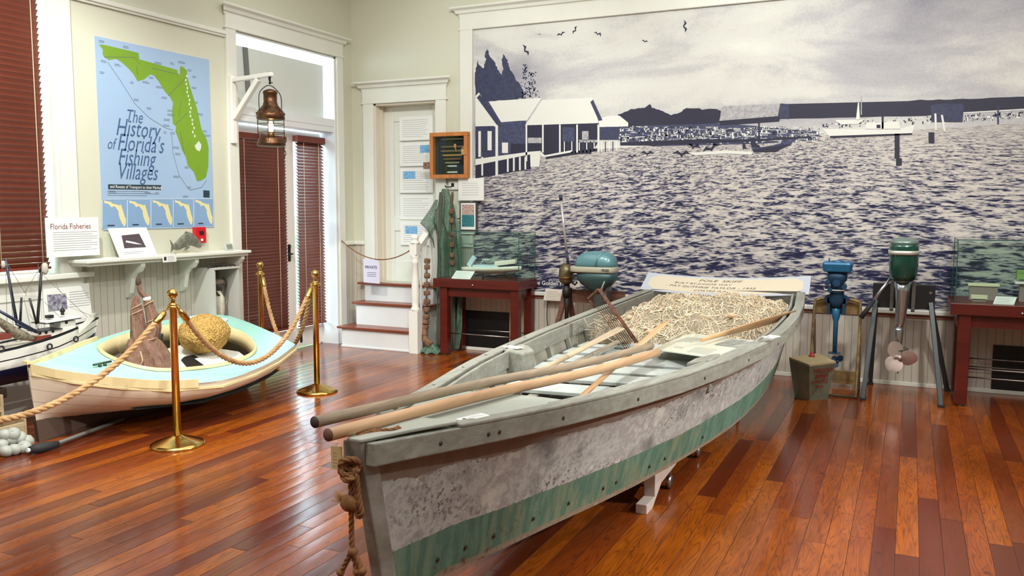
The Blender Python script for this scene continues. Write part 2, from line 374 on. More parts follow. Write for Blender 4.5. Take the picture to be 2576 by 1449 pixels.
# reveal lining
q = MB(); q.box((XB-T, DY0-.001, 0), (XB+.002, DY0+.02, DZ1)); q.box((XB-T, DY1-.02, 0), (XB+.002, DY1+.001, DZ1)); q.box((XB-T, DY0, DZ1-.02), (XB+.002, DY1, DZ1+.001))
q.box((XB-.20, DY0, 2.36), (XB-.01, DY1, 2.44)); q.box((XB-.14, DY0, 2.42), (XB-.005, DY1, 2.5)); struct(q, 'trim_10', M('reveal_white', (228, 230, 232), .4))
# transom panel, prop
tp = MB(); tp.box((XB-.10, DY0+.02, 2.47), (XB-.085, DY1-.10, 3.075)); tpo = struct(tp, 'window_2', M('transom_panel', (214, 218, 212), .5))
q = MB(); q.bar((XB-.07, 6.44, 3.07), (XB-.07, 6.47, 2.6), .05, .02, (1, 0, 0)); q.build('prop_bar', M('grey_bar', (112, 114, 112), .5), tpo)
# french doors
dx = XB-.235
def leaf(idx, y0, y1, s, s2):
    d = MB()
    d.box((dx-.022, y0, .01), (dx+.022, y0+s, 2.35)); d.box((dx-.022, y1-s2, .01), (dx+.022, y1, 2.35))
    d.box((dx-.021, y0+s, .01), (dx+.021, y1-s2, .22)); d.box((dx-.021, y0+s, 2.27), (dx+.021, y1-s2, 2.35))
    o = struct(d, 'door_%d' % idx, white, bevel=.003)
    g = MB(); g.box((dx-.004, y0+s, .22), (dx+.004, y1-s2, 2.27)); g.build('door_pane', glass, o); return o
d1 = leaf(1, DY0+.02, 7.27, .085, .13); d2 = leaf(2, 7.272, DY1-.02, .012, .02)
q = MB(); q.box((dx+.022, 7.16, .96), (dx+.03, 7.195, 1.14)); q.tube([(dx+.03, 7.178, 1.04), (dx+.075, 7.178, 1.04), (dx+.08, 7.12, 1.04)], .009); q.lathe([(.012, 0), (.014, .015), (.0, .02)], (dx+.03, 7.178, 1.12), (1, 0, 0), 12)
q.build('door_handle', M('dark_bronze', (40, 34, 30), .35, .8), d1)
q = MB(); q.box((dx+.0211, 7.33, .06), (dx+.03, 7.36, .16)); q.build('floor_bolt', M('dark_bronze', (40, 34, 30)), d2)
# blinds
slatm = M('blind_slat', (122, 62, 46), .4, var=.12, vs=3); slatb = M('blind_rail', (112, 44, 28), .4); cordm = M('blind_cord', (214, 190, 160), .7)
def blind(label, x, y0, y1, z0, z1, pitch, w, tilt, cords, valance=.07, vx=.05):
    t = thing('venetian_blind', label, 'window blind', (x, (y0+y1)/2, z0))
    m = MB(); z = z0+.03; c, s = math.cos(tilt), math.sin(tilt)
    while z < z1-valance*.6:
        a = Vector((c, 0, s))*w/2; e = Vector((-s, 0, c))*.0013; L = []
        for yy in (y0, y1):
            for k in (-1, -.33, .33, 1): L.append(Vector((x, yy, z))+a*k+Vector((-s, 0, c))*(.0035*(1-k*k)))
        m.add(L+[p-e*2 for p in L], [(0, 1, 5, 4), (1, 2, 6, 5), (2, 3, 7, 6), (8, 12, 13, 9), (9, 13, 14, 10), (10, 14, 15, 11), (0, 4, 12, 8), (3, 11, 15, 7)]); z += pitch
    m.build('slats', slatm, t)
    h = MB(); h.box((x-.03, y0-.01, z1-valance), (x+vx, y1+.01, z1)); h.build('valance', slatb, t, bevel=.004)
    b = MB(); b.box((x-.025, y0, z0), (x+.025, y1, z0+.018)); b.build('bottom_rail', slatb, t, bevel=.004)
    for yc in cords:
        k = MB(); k.tube([(x+w/2*c+.003, yc, z0), (x+w/2*c+.003, yc, z1-valance)], .0028, 6); k.build('ladder_cord', cordm, t)
    return t
blind('wide reddish brown wooden blind in the tall window left of the map', XB-.07, 2.80, WY1-.035, 1.075, 3.20, .043, .05, math.radians(58), (2.95, 3.42, 3.9, 4.22), .10, .05)
bx = dx+.075
blind('brown blind on the left door leaf, behind the hanging lantern', bx, 6.26, 7.085, .24, 2.27, .034, .044, math.radians(60), (6.47, 6.96), .06, .02)
blind('brown blind on the right door leaf next to the stair corner', bx, 7.26, 7.705, .24, 2.30, .034, .060, math.radians(-40), (7.36, 7.61), .07, .04)
# small panelled door above the steps
q = MB()
q.box((-5.637, YA-.028, 1.0 if 0 else .69), (-5.50, YA, 2.69)); q.box((-4.695, YA-.028, .69), (-4.567, YA, 2.69)); q.box((-5.655, YA-.034, 2.69), (-4.55, YA, 2.71)); q.box((-5.645, YA-.028, 2.705), (-4.565, YA, 2.84))
cornice_x(q, YA, -5.63, -4.575, 2.835, 2.93, .1); struct(q, 'trim_11', trim, bevel=.004)
q = MB(); q.box((SX0-.001, YA-.002, SZ0), (SX0+.02, YA+.3, SZ1)); q.box((SX1-.02, YA-.002, SZ0), (SX1+.001, YA+.3, SZ1)); q.box((SX0, YA-.002, SZ1-.02), (SX1, YA+.3, SZ1+.001)); q.box((SX0+.02, YA+.1, SZ0), (SX0+.035, YA+.16, SZ1)); struct(q, 'trim_12', M('reveal_cream', (222, 212, 194), .5))
d3 = MB(); yd = YA+.17
d3.box((SX0+.02, yd, SZ0), (SX1-.02, yd+.04, SZ1-.02))
for z0, z1 in ((SZ0, .93), (1.27, 1.43), (2.5, SZ1-.02)): d3.box((SX0+.15, yd-.013, z0), (SX1-.15, yd, z1))
d3.box((SX0+.03, yd-.014, SZ0), (SX0+.15, yd, SZ1-.02)); d3.box((SX1-.15, yd-.014, SZ0), (SX1-.03, yd, SZ1-.02)); struct(d3, 'door_3', trim, bevel=.005)
# mural frame
q = MB(); q.box((-4.389, YA-.035, 1.15), (-4.24, YA, 3.40)); q.box((-4.265, YA-.045, 1.15), (-4.238, YA, 3.40)); q.box((-4.40, YA-.04, 3.395), (3.3, YA, 3.415)); q.box((-4.389, YA-.036, 3.41), (3.3, YA, 3.54))
cornice_x(q, YA, -4.38, 3.3, 3.535, 3.63, .1); struct(q, 'trim_13', trim, bevel=.004)
# steps
wt = M('riser_white', (230, 230, 230), .4, var=.05, vs=4); tread = wood('tread_wood', (112, 50, 30), (142, 72, 44), 6, 0, .3, .05)
st = MB()
for x0, x1, y, z0, z1 in ((-5.655, -4.72, 7.60, 0, .205), (-5.60, -4.72, 7.80, .2, .46), (-5.60, -4.70, 7.97, .45, .665)):
    st.box((x0, y, z0), (x1, YA, z1)); st.box((x0-.005, y-.008, z0), (x1, y+.01, z0+.02))
st.box((XB+.02, 7.79, .235), (-5.6, YA, .25)) if 0 else None
so = struct(st, 'trim_14', wt, bevel=.003)
for x0, x1, y, z in ((-5.70, -4.76, 7.57, .205), (-5.64, -4.66, 7.77, .46), (-5.68, -4.62, 7.94, .665)):
    q = MB(); q.box((x0, y, z), (x1, YA if z < .6 else YA+.15, z+.024)); struct(q, 'tread', tread, so, bevel=.004)
# stair rail
rl = thing('stair_railing', 'short white painted railing with turned newel beside the steps', 'railing', (-4.70, 7.62, 0))
q = MB(); nx, ny = -4.70, 7.60
q.box((nx-.053, ny-.045, 0), (nx+.053, ny+.055, .45)); q.box((nx-.043, ny-.038, 1.04), (nx+.043, ny+.048, 1.16))
q.lathe([(.05, .45), (.052, .47), (.036, .5), (.04, .55), (.044, .62), (.036, .8), (.03, .95), (.042, .97), (.03, .985), (.044, 1.02), (.044, 1.04)], (nx, ny+.005, 0), n=20)
q.lathe([(.05, 1.16), (.052, 1.175), (.03, 1.19), (.036, 1.205), (.044, 1.225), (.03, 1.25), (.0, 1.258)], (nx, ny+.005, 0), n=20); q.build('newel_post', white, rl)
q = MB(); q.bar((nx, ny+.05, 1.10), (nx, YA-.01, 1.37), .06, .05); q.bar((nx, ny+.05, 1.135), (nx, YA-.01, 1.405), .075, .02); q.build('handrail', white, rl, bevel=.004)
for k, y in enumerate((7.72, 7.82, 7.93)):
    q = MB(); z0 = (.24, .5, .5)[k] if k < 2 else .7; zt = 1.08+(y-ny)*.6
    q.lathe([(.014, z0), (.016, z0+.1), (.012, lerp(z0, zt, .5)), (.016, zt-.12), (.013, zt)], (nx, y, 0), n=10); q.build('baluster', white, rl)
# vents
for x0, x1, z1, lb in ((-4.484, -3.81, .43, 'black floor level air grille under the small glass case'), (.668, 1.45, .41, 'black floor level air grille under the right hand glass case')):
    t = thing('air_grille', lb, 'vent', ((x0+x1)/2, YA-.012, .02)); q = MB(); q.box((x0, YA-.02, .03), (x1, YA-.0121, z1)); q.build('frame', M('grille_black', (10, 10, 11), .5), t)
    q = MB(); z = .05
    while z < z1-.02: q.box((x0+.02, YA-.024, z), (x1-.02, YA-.02, z+.004)); z += .016
    q.build('louvres', M('grille_louvre', (26, 26, 27), .5), t)
q = MB(); q.box((XB, 7.03, 3.72), (XB+.05, 7.25, 3.83)); q.box((XB+.05, 7.05, 3.72), (XB+.055, 7.23, 3.735)); tag(q.build('wall_vent', M('vent_grey', (170, 168, 158), .5), bevel=.006, base=(XB, 7.14, 3.78)), 'grey rectangular fixture high on the wall above the door', 'fixture')
# ================================================================== MURAL
navy = M('print_navy', (44, 46, 76), .6, c2=(58, 62, 92), vs=30); navy2 = M('print_dark_navy', (34, 34, 58), .6)
pwhite = M('print_white', (226, 226, 220), .6); pgrey = M('print_grey', (150, 148, 156), .6, c2=(190, 188, 188), vs=45); pblue = M('print_slate', (74, 80, 112), .6, c2=(48, 50, 82), vs=40)
def mural_mat():
    t = NT('mural_print'); sp = t.n('SeparateXYZ'); t.set(sp, 0, t.obj()); X, Z = sp.outputs[0], sp.outputs[2]
    a, b = aY(1560, 372, YA), aY(2576, 310, YA); k = (b.z-a.z)/(b.x-a.x)
    zh = t.m_('ADD', t.m_('MULTIPLY', X, k), a.z-k*a.x)
    d = t.m_('MAXIMUM', t.m_('SUBTRACT', t.m_('ADD', zh, .12), Z), .05)
    d = t.m_('POWER', d, .9)
    U = t.m_('DIVIDE', t.m_('ADD', X, 1.6), d); V = t.m_('LOGARITHM', d, 2.718)
    cm = t.n('CombineXYZ'); t.set(cm, 0, U); t.set(cm, 1, t.m_('MULTIPLY', V, 5.6)); cm = cm.outputs[0]
    n1 = t.noise(cm, 4.3, 5, .58, .25); n2 = t.noise(cm, 17., 4, .6, .3); rd = t.m_('ABSOLUTE', t.m_('SUBTRACT', t.noise(cm, 7.5, 3, .5, .3), .5)); n3 = t.noise(t.obj(), 1.3, 2)
    w = t.m_('ADD', t.m_('ADD', t.m_('MULTIPLY', n1, .58), t.m_('MULTIPLY', n2, .30)), t.m_('MULTIPLY', t.m_('SUBTRACT', .18, rd), .75))
    w = t.m_('ADD', w, t.m_('MULTIPLY', t.m_('SUBTRACT', n3, .5), .12))
    # the print is paler towards its horizon
    far = t.m_('MULTIPLY', t.m_('SUBTRACT', .95, d), .042); w = t.m_('ADD', w, far)
    w = t.m_('ADD', w, t.m_('MULTIPLY', t.m_('SUBTRACT', X, -1.5), .006))
    wc = t.ramp(w, [(.40, lin((36, 38, 66))), (.475, lin((54, 56, 86))), (.505, lin((116, 114, 130))), (.54, lin((178, 172, 172))), (.62, lin((216, 208, 200)))])
    s = t.noise(t.vec(t.obj(), (.55, 1, 1.7)), 1.2, 6, .55, .5); g = t.noise(t.obj(), 60, 2)
    s = t.m_('SUBTRACT', t.m_('ADD', s, t.m_('MULTIPLY', t.m_('SUBTRACT', g, .5), .12)), t.m_('MULTIPLY', t.m_('MAXIMUM', t.m_('MULTIPLY', t.m_('SUBTRACT', Z, 2.75), t.m_('ADD', X, 2.6)), 0.), .09))
    sc = t.ramp(s, [(.22, lin((150, 148, 160))), (.42, lin((186, 184, 188))), (.55, lin((214, 213, 208))), (.75, lin((228, 228, 222)))])
    m = t.m_('GREATER_THAN', Z, zh); t.set(t.b, 'Base Color', t.mix(m, wc, sc)); t.b.inputs['Roughness'].default_value = .75; t.b.inputs['Specular IOR Level'].default_value = .2
    return t.m
mural = MB(); mural.box((-4.24, YA-.004, .672), (3.3, YA, 3.396))
mu = mural.build('mural', mural_mat()); tag(mu, 'huge navy and white photo mural of a choppy harbour with dock sheds and boats', 'mural')
_lay = [0]
def mwl(x, y, l): p = aY(x, y, YA-.0045-.0004*l); p.y = YA-.0045-.0004*l; return p
def cA(x, y): return (1180+.276*x, 80+.276*y)
def cB(x, y): return (1640+.3634*x, 180+.3634*y)
def shape(mb, pts, l, f=None, mi=0): mb.face([mwl(*(f(*p) if f else p), l) for p in pts], mi)
def jag(pts, amp, n=6):
    out = []
    for i in range(len(pts)):
        a, b = pts[i], pts[(i+1) % len(pts)]
        for k in range(n):
            t = k/n; out.append((lerp(a[0], b[0], t)+(random.random()-.5)*amp, lerp(a[1], b[1], t)+(random.random()-.5)*amp))
    return out
def rect(x0, y0, x1, y1): return [(x0, y0), (x1, y0), (x1, y1), (x0, y1)]
mats5 = [navy, navy2, pwhite, pgrey, pblue]
tl1 = MB(); m = tl1
shape(m, jag([(58, 610), (58, 380), (75, 265), (100, 310), (130, 335), (152, 250), (142, 195), (165, 150), (190, 220), (230, 265), (260, 340), (296, 390), (310, 320), (302, 262), (315, 205), (350, 262), (365, 322), (400, 380), (430, 440), (470, 485), (500, 560), (500, 605), (430, 612), (170, 640)], 13, 5), 1, cA)
for i in range(150):
    cx = random.choice([510, 575]); y = random.uniform(300 if cx == 510 else 370, 610); x = random.gauss(cx+(y-450)*.05, 14+(y-300)*.04); r = random.uniform(2, 7); shape(m, jag(rect(x-r, y-r, x+r, y+r), 4, 1), 1, cA)
m.build('printed_trees', mats5, mu); m = MB()
shape(m, jag([(1552, 300), (1556, 289), (1588, 275), (1622, 270), (1633, 262), (1640, 270), (1662, 278), (1687, 289), (1709, 285), (1720, 274), (1753, 271), (1767, 275), (1800, 273), (1814, 280), (1812, 308), (1700, 322), (1560, 318)], 3, 4), 1, None, 1)
m.build('printed_island', mats5, mu); m = MB()
shape(m, jag([cB(*p) for p in ((880, 222), (1100, 240), (1440, 222), (1860, 197), (2150, 190), (2600, 174), (2700, 172), (2700, 258), (2576, 262), (2150, 282), (1900, 305), (870, 330))], 2.2, 7), 2, None, 1)
shape(m, [(1964, 262), (2620, 246), (2900, 240), (2900, 268), (2570, 275), (1958, 297)], 1, None, 1)
m.build('mural_treeline', mats5, mu)
m = MB()   # dock sheds at the left
shape(m, [(58, 640), (300, 640), (300, 860), (58, 870)], 2, cA, 4)
shape(m, [(58, 585), (90, 552), (112, 590), (262, 850), (258, 880), (225, 858), (58, 862)], 4, cA, 2)
shape(m, [(70, 600), (98, 572), (305, 855), (288, 862), (250, 846)], 5, cA, 0)
shape(m, rect(58, 862, 258, 1170), 3, cA, 0)
for x0, x1, y0, y1 in ((84, 108, 905, 1140), (168, 206, 905, 1080), (240, 264, 860, 1310), (300, 355, 1010, 1105)): shape(m, rect(x0, y0, x1, y1), 6, cA, 2)
shape(m, [(178, 635), (662, 600), (530, 806), (292, 824)], 5, cA, 2)
shape(m, rect(255, 812, 520, 1130), 3, cA, 4); shape(m, rect(380, 1020, 520, 1110), 4, cA, 1)
shape(m, [(668, 622), (1126, 600), (1180, 832), (510, 852)], 6, cA, 2)
shape(m, [(1105, 640), (1130, 618), (1216, 806), (1182, 812)], 7, cA, 0)
shape(m, [(520, 848), (1182, 830), (1182, 1000), (1110, 1110), (520, 1130)], 4, cA, 1)
for x in (522, 672, 827, 984, 1177): shape(m, rect(x-7, 845, x+8, 1100 if x > 600 else 1180), 7, cA, 2)
for r in ((535, 965, 660, 1015), (850, 870, 960, 1000), (1030, 905, 1088, 990), (1000, 985, 1180, 1008)): shape(m, rect(*r), 6, cA, 3 if r[0] != 850 else 4)
shape(m, [(1180, 790), (1280, 766), (1370, 764), (1450, 828), (1450, 862), (1190, 868)], 6, cA, 2)
shape(m, rect(1190, 866, 1365, 985), 5, cA, 0)
for x in range(830, 1350, 34): shape(m, rect(x, 1000, x+9, 1115-(x-830)*.06), 6, cA, 2 if (x//34) % 2 else 0)
shape(m, [(58, 1160), (560, 1092), (655, 1085), (640, 1226), (560, 1232), (556, 1118), (58, 1216)], 7, cA, 2)
shape(m, [(58, 1210), (560, 1120), (565, 1250), (58, 1335)], 5, cA, 1)
for x in (112, 345, 400, 455, 505): shape(m, rect(x, 1140, x+16, 1310-(x-112)*.14), 8, cA, 2)
shape(m, [(650, 1088), (690, 1125), (940, 1078), (925, 1100), (700, 1140), (655, 1135)], 7, cA, 2)
shape(m, [(700, 1128), (930, 1092), (1180, 1060), (1180, 1085), (700, 1160)], 6, cA, 1)
m.build('mural_dock_sheds', mats5, mu)
m = MB()   # middle distance docks
shape(m, [(1818, 267), (1963, 261), (1956, 295), (1809, 306)], 3, None, 3)
shape(m, [(1809, 304), (1958, 292), (1962, 300), (1960, 306), (1812, 316)], 4, None, 1); shape(m, [(1956, 297), (1965, 260), (1985, 262), (1985, 300)], 3, None, 0)
shape(m, [(1556, 318), (1820, 310), (2060, 330), (2060, 352), (1900, 362), (1640, 368), (1556, 352)], 3, None, 4)
for i in range(620):
    x = random.uniform(1556, 2060); y = random.uniform(318, 356)-abs(x-1800)*.01; w = random.uniform(1., 5); h = random.uniform(2, 9)
    shape(m, rect(x, y, x+(w if i % 3 else w*5), y+(h if i % 3 else 1.4)), 4+i % 3, None, random.choice([2, 2, 1, 3, 3]))
shape(m, [(1560, 358), (1760, 350), (1900, 350), (2040, 342), (2040, 347), (1900, 356), (1640, 366), (1560, 366)], 7, None, 1)
for i in range(330):
    x = random.uniform(2060, 2640) if i > 120 else random.uniform(2424, 2640); y = lerp(312, 284, (x-2060)/516)+random.uniform(-6, 10); w = random.uniform(1, 5); h = random.uniform(2, 7)
    shape(m, rect(x, y, x+w, y+h), 4+i % 3, None, random.choice([2, 3, 1, 0, 2]))
shape(m, [cB(1930, 235), cB(2000, 222), cB(2140, 222), cB(2160, 240), cB(2150, 350), cB(1935, 350)], 7, None, 0)
shape(m, [cB(2155, 282), cB(2700, 250), cB(2700, 258), cB(2155, 290)], 7, None, 2)
for x, y0, y1, mi, w, s in ((1680, 430, 600, 1, 34, 0), (1690, 600, 650, 1, 40, 0), (1955, 290, 405, 2, 14, 4), (2000, 300, 415, 2, 14, 20), (1915, 420, 495, 1, 40, 0), (2390, 240, 365, 0, 12, 0), (1590, 280, 400, 1, 14, 0), (735, 330, 470, 1, 12, 0)):
    shape(m, [cB(x, y0), cB(x+w, y0), cB(x+w+s, y1), cB(x+s, y1)], 9, None, mi)
m.build('mural_docks', mats5, mu)
m = MB()
shape(m, [(1180, 398), (1700, 400), (1820, 368), (1802, 432), (1232, 452)], 8, cB, 2); shape(m, [(1232, 446), (1802, 426), (1800, 438), (1235, 460)], 9, cB, 1)
shape(m, [(1480, 355), (1712, 345), (1722, 398), (1478, 402)], 9, cB, 2); shape(m, rect(1555, 368, 1582, 392), 10, cB, 1); shape(m, rect(1478, 396, 1722, 401), 10, cB, 3)
shape(m, [(1262, 335), (1470, 332), (1430, 362), (1310, 366)], 9, cB, 2); shape(m, [(1412, 335), (1426, 215), (1434, 215), (1440, 335)], 9, cB, 2); shape(m, rect(1446, 168, 1453, 300), 10, cB, 3)
shape(m, [(690, 532), (830, 512), (982, 470), (960, 512), (860, 545), (700, 552)], 9, cB, 4); shape(m, [(700, 540), (960, 500), (860, 556), (705, 558)], 10, cB, 1)
shape(m, jag([(680, 462), (712, 462), (722, 500), (752, 520), (690, 528)], 6, 2), 11, cB, 1); shape(m, jag([(625, 498), (645, 495), (655, 530), (630, 535)], 5, 2), 11, cB, 1)
shape(m, [(250, 562), (520, 545), (700, 556), (690, 575), (500, 568), (300, 580)], 8, cB, 2)
m.build('mural_boats', mats5, mu)
def bird(x, y, s, a):
    m = MB(); s *= 1.5
    for sg in (-1, 1):
        p = [(0, .1), (sg*.1, -.2), (sg*.45, -.5), (sg*1., -.1), (sg*.5, -.15)]
        shape(m, [(x+s*(u*math.cos(a)-v*math.sin(a)), y+s*(u*math.sin(a)+v*math.cos(a))) for u, v in p], 3, None, 1)
    s *= .8
    shape(m, [(x-s*.12, y-s*.25), (x+s*.12, y-s*.25), (x+s*.1, y+s*.3), (x-s*.1, y+s*.3)], 4, None, 1); m.build('printed_bird', mats5, mu)
for b in ((1320, 127, 11, 1.1), (1357, 87, 3, 0), (1412, 87, 8, -.4), (1448, 76, 8, -1.1), (1503, 86, 7, .3), (1509, 87, 4, 1.5), (1622, 105, 6, .2), (1720, 66, 11, 1.5), (1715, 390, 16, 0), (1743, 370, 14, .3), (1790, 376, 16, -.4), (1628, 388, 12, 0), (1590, 395, 9, 0)): bird(*b)
m = MB(); o_ = mwl(1352, 716, 3); ex = (mwl(1500, 722, 3)-o_).normalized()
text_into(m, 'e Golden Public', .062, o_+Vector((.0, -.001, -.0)), ex, (0, 0, 1), bold=.002); m.build('mural_caption', M('caption_print', (200, 196, 198), .6), mu)
# ================================================================== MAP POSTER
P0, P1 = aX(236.6, 90.8, XB), aX(258.8, 579, XB); P2 = aX(524.2, 149.9, XB)
my0, my1, mz0, mz1 = 4.704, 5.888, 1.354, 2.861
mp = MB(); mp.box((XB, my0, mz0), (XB+.006, my1, mz1)); mo = mp.build('map_poster', M('poster_blue', (158, 184, 214), .55)); tag(mo, 'tall pale blue wall poster with green Florida map and fishing villages title', 'poster')
def q3(x, y, l=1): p = aX(220+.359*x, 80+.359*y, XB+.0066+.0003*l); p.x = XB+.0066+.0003*l; return p
FL = [(85, 90), (100, 85), (355, 150), (365, 190), (630, 265), (635, 300), (645, 300), (648, 245), (665, 240), (695, 270), (700, 310), (720, 380), (765, 540), (800, 680), (840, 760), (848, 820), (845, 940), (830, 1020), (800, 1045), (765, 1045), (745, 980), (700, 935), (690, 880), (660, 820), (640, 760), (615, 700), (620, 660), (600, 640), (595, 560), (600, 500), (575, 455), (545, 420), (500, 350), (470, 310), (440, 300), (400, 330), (350, 345), (325, 300), (290, 260), (240, 215), (200, 190), (150, 195), (120, 180), (105, 160), (110, 125)]
m = MB(); m.face([q3(x+(random.random()-.5)*6, y+(random.random()-.5)*6) for x, y in FL]); m.build('florida_map', M('map_green', (120, 158, 40), .55, var=.05, vs=9), mo)
m = MB(); m.face([q3(*p, 2) for p in ((750, 800), (780, 765), (798, 790), (795, 820), (785, 838), (765, 828))])
for i in range(16): x, y = 685+i*4+random.uniform(-8, 8), 300+i*28; m.face([q3(x, y, 2), q3(x+9, y+4, 2), q3(x+7, y+22, 2), q3(x-3, y+14, 2)])
m.build('lakes', M('map_lake', (205, 218, 205), .55), mo)
dkb = M('map_ink_blue', (66, 96, 138), .55)
def title(mb, body, x, y, size, sh=.35, sx=.72):
    o = q3(x, y, 2); text_into(mb, body, size, o, Vector((0, 1, 0)), (0, 0, 1), 'LEFT', sh, 0, sx)
m = MB(); title(m, 'The', 265, 630, .15); title(m, 'History', 195, 722, .2); title(m, 'of', 135, 820, .13); title(m, "Florida's", 205, 828, .195); title(m, 'Fishing', 210, 930, .19); title(m, 'Villages', 205, 1030, .19)
m.build('title_lettering', dkb, mo)
m = MB(); m.face([q3(145, 1068, 2), q3(516, 1074, 2), q3(516, 1109, 2), q3(145, 1103, 2)]); bn = m.build('subtitle_band', M('band_dark', (38, 58, 72), .55), mo)
m = MB(); text_into(m, 'and Routes of Transport to their Markets', .036, q3(158, 1094, 4), Vector((0, 1, 0)), (0, 0, 1), 'LEFT', 0, 0, .86); m.build('subtitle_lettering', paper, bn)
m = MB(); lines(m, q3(140, 1152, 2), (0, 1, 0), (0, 0, 1), .48, .05, 3, th=.2)
for x, y in ((80, 60), (250, 100), (85, 280), (95, 200), (190, 225), (300, 350), (385, 345), (430, 315), (480, 380), (520, 455), (415, 530), (325, 470), (560, 545), (560, 575), (535, 610), (530, 650), (535, 700), (580, 705), (600, 805), (615, 850), (680, 945), (600, 1010), (470, 210), (580, 215), (635, 205), (700, 262), (735, 310), (730, 385), (755, 490), (770, 570), (810, 690), (820, 720), (700, 1085), (670, 1150), (150, 1120), (400, 1125), (475, 1127)):
    w = random.uniform(.03, .08); lines(m, q3(x, y+14, 2), (0, 1, 0), (0, 0, 1), w, .022, 2, th=.3)
for a, b in (((120, 175), (330, 180)), ((330, 180), (370, 230)), ((345, 240), (350, 300)), ((450, 255), (640, 300)), ((565, 450), (690, 320)), ((615, 650), (700, 570)), ((640, 600), (655, 480)), ((650, 700), (680, 860))):
    m.bar(q3(*a, 2), q3(*b, 2), .0035, .0006, (1, 0, 0))
rt_ = [(140, 210), (230, 340), (330, 500), (430, 600), (540, 670), (600, 690)], [(590, 720), (600, 850), (640, 1000), (700, 1090), (720, 1110), (800, 1090), (835, 1040)]
for pl in rt_:
    for a, b in zip(pl, pl[1:]): m.bar(q3(*a, 2), q3(*b, 2), .003, .0006, (1, 0, 0))
m.build('map_print', M('map_ink', (90, 100, 110), .6), mo)
m = MB(); m.face([q3(812, 1110, 2), q3(856, 1113, 2), q3(856, 1162, 2), q3(812, 1160, 2)]); m.build('logo_patch', M('band_dark', (38, 58, 72)), mo)
for i, (x0, y0, x1, y1) in enumerate(((108, 1178, 275, 1378), (285, 1178, 440, 1372), (450, 1175, 598, 1368), (605, 1175, 740, 1365), (750, 1173, 880, 1362))):
    m = MB(); m.face([q3(x0, y0, 2), q3(x1, y0+2, 2), q3(x1, y1-2, 2), q3(x0, y1, 2)]); ins = m.build('inset_map', M('inset_blue', (132, 164, 200), .55), mo)
    m = MB(); w, h = (x1-x0), (y1-y0); m.face([q3(x0+w*(.03+.94*(x-85)/763), y0+h*(.02+.9*(y-85)/960), 4) for x, y in FL]); m.build('inset_florida', M('inset_cream', (226, 216, 160), .55), ins)
    m = MB(); lines(m, q3(x0+w*.2, y0+h*.94, 4), (0, 1, 0), (0, 0, 1), .07, .018, 1, th=.6); m.build('inset_caption', M('band_dark', (38, 58, 72)), ins)
m = MB()
for x in (103, 280, 445, 601, 745, 883): m.bar(q3(x, 1172, 3), q3(x, 1378-(x-108)*.02, 3), .008, .0006, (1, 0, 0))
m.bar(q3(103, 1174, 3), q3(883, 1169, 3), .006, .0006, (1, 0, 0)); m.build('inset_borders', M('border_pale', (190, 210, 230), .55), mo)
# ================================================================== SIGNS AND SHELF ON LEFT WALL
t = thing('info_sign', 'white Florida Fisheries text panel hung at the corner of the window casing', 'sign', (XB+.12, 4.40, 1.165))
sx = XB+.12; A = [aX(x, y, sx) for x, y in ((115, 548), (247, 547), (249, 641), (119, 646))]
y0, y1, z0, z1 = A[0].y, A[1].y, A[2].z, A[0].z
q = MB(); q.box((sx-.012, y0, z0), (sx, y1, z1)); q.build('board', paper, t)
q = MB(); text_into(q, 'Florida Fisheries', .060, (sx+.001, y0+.03, z1-.085), (0, 1, 0), (0, 0, 1), sx=.86); q.build('heading', M('heading_red', (120, 50, 50)), t)
q = MB(); lines(q, (sx+.001, y0+.05, z0+.04), (0, 1, 0), (0, 0, 1), (y1-y0)*.85, .15, 9, th=.18); q.build('text_lines', greyink, t)
q = MB(); q.box((XB+.03, 4.36, 1.25), (sx-.012, 4.40, 1.35)); q.build('bracket', white, t)
sf = thing('wall_shelf', 'long white wall shelf on scrolled brackets below the map', 'shelf', (XB, 5.2, 1.1))
q = MB(); q.box((XB+.002, 4.36, 1.115), (XB+.25, 6.10, 1.14)); q.box((XB+.002, 4.39, 1.09), (XB+.225, 6.085, 1.118)); q.build('shelf_board', trim, sf, bevel=.005)
def corbel(y):
    pr = [(0, 1.09), (.2, 1.09), (.2, 1.06), (.17, 1.02), (.12, 1.0), (.085, .96), (.07, .9), (.055, .84), (.02, .80), (0, .80)]
    q = MB(); q.prism([(XB+.012+a, y-.02, z) for a, z in pr], (0, .04, 0)); q.build('bracket', trim, sf, bevel=.003)
for y in (4.90, 5.47, 6.03): corbel(y)
# items on the shelf
t = thing('photo_board', 'white board with dark boat photograph leaning on the wall shelf', 'sign', (XB+.13, 5.0, 1.14))
cn = [aX(x, y, xx) for x, y, xx in ((302, 650, XB+.17), (396, 642, XB+.17), (368, 577, XB+.03), (272, 578, XB+.03))]
cn[0].z = cn[1].z = 1.141; cn[2].z = cn[3].z = 1.37
nrm = (cn[1]-cn[0]).cross(cn[3]-cn[0]).normalized(); 
if nrm.x < 0: nrm = -nrm
q = MB(); q.prism(cn, -nrm*.006); q.build('board', paper, t)
def onb(u, v, k=.001): return cn[0].lerp(cn[1], u).lerp(cn[3].lerp(cn[2], u), v)+nrm*k
q = MB(); q.face([onb(.2, .30), onb(.78, .30), onb(.74, .78), onb(.26, .74)]); ph = q.build('photograph', M('photo_dark', (74, 62, 70), .4), t)
q = MB(); q.face([onb(.3, .5, .002), onb(.55, .42, .002), onb(.7, .40, .002), onb(.5, .50, .002), onb(.32, .56, .002)]); q.build('photographed_boat', paper, ph)
q = MB(); lines(q, onb(.12, .08, .0015), (cn[1]-cn[0]).normalized(), (cn[3]-cn[0]).normalized(), .2, .03, 2); q.build('text_lines', greyink, t)
q = MB(); q.bar((XB+.06, 5.02, 1.30), (XB+.03, 5.02, 1.145), .03, .004, (0, 1, 0)); q.build('easel_back', paper, t)
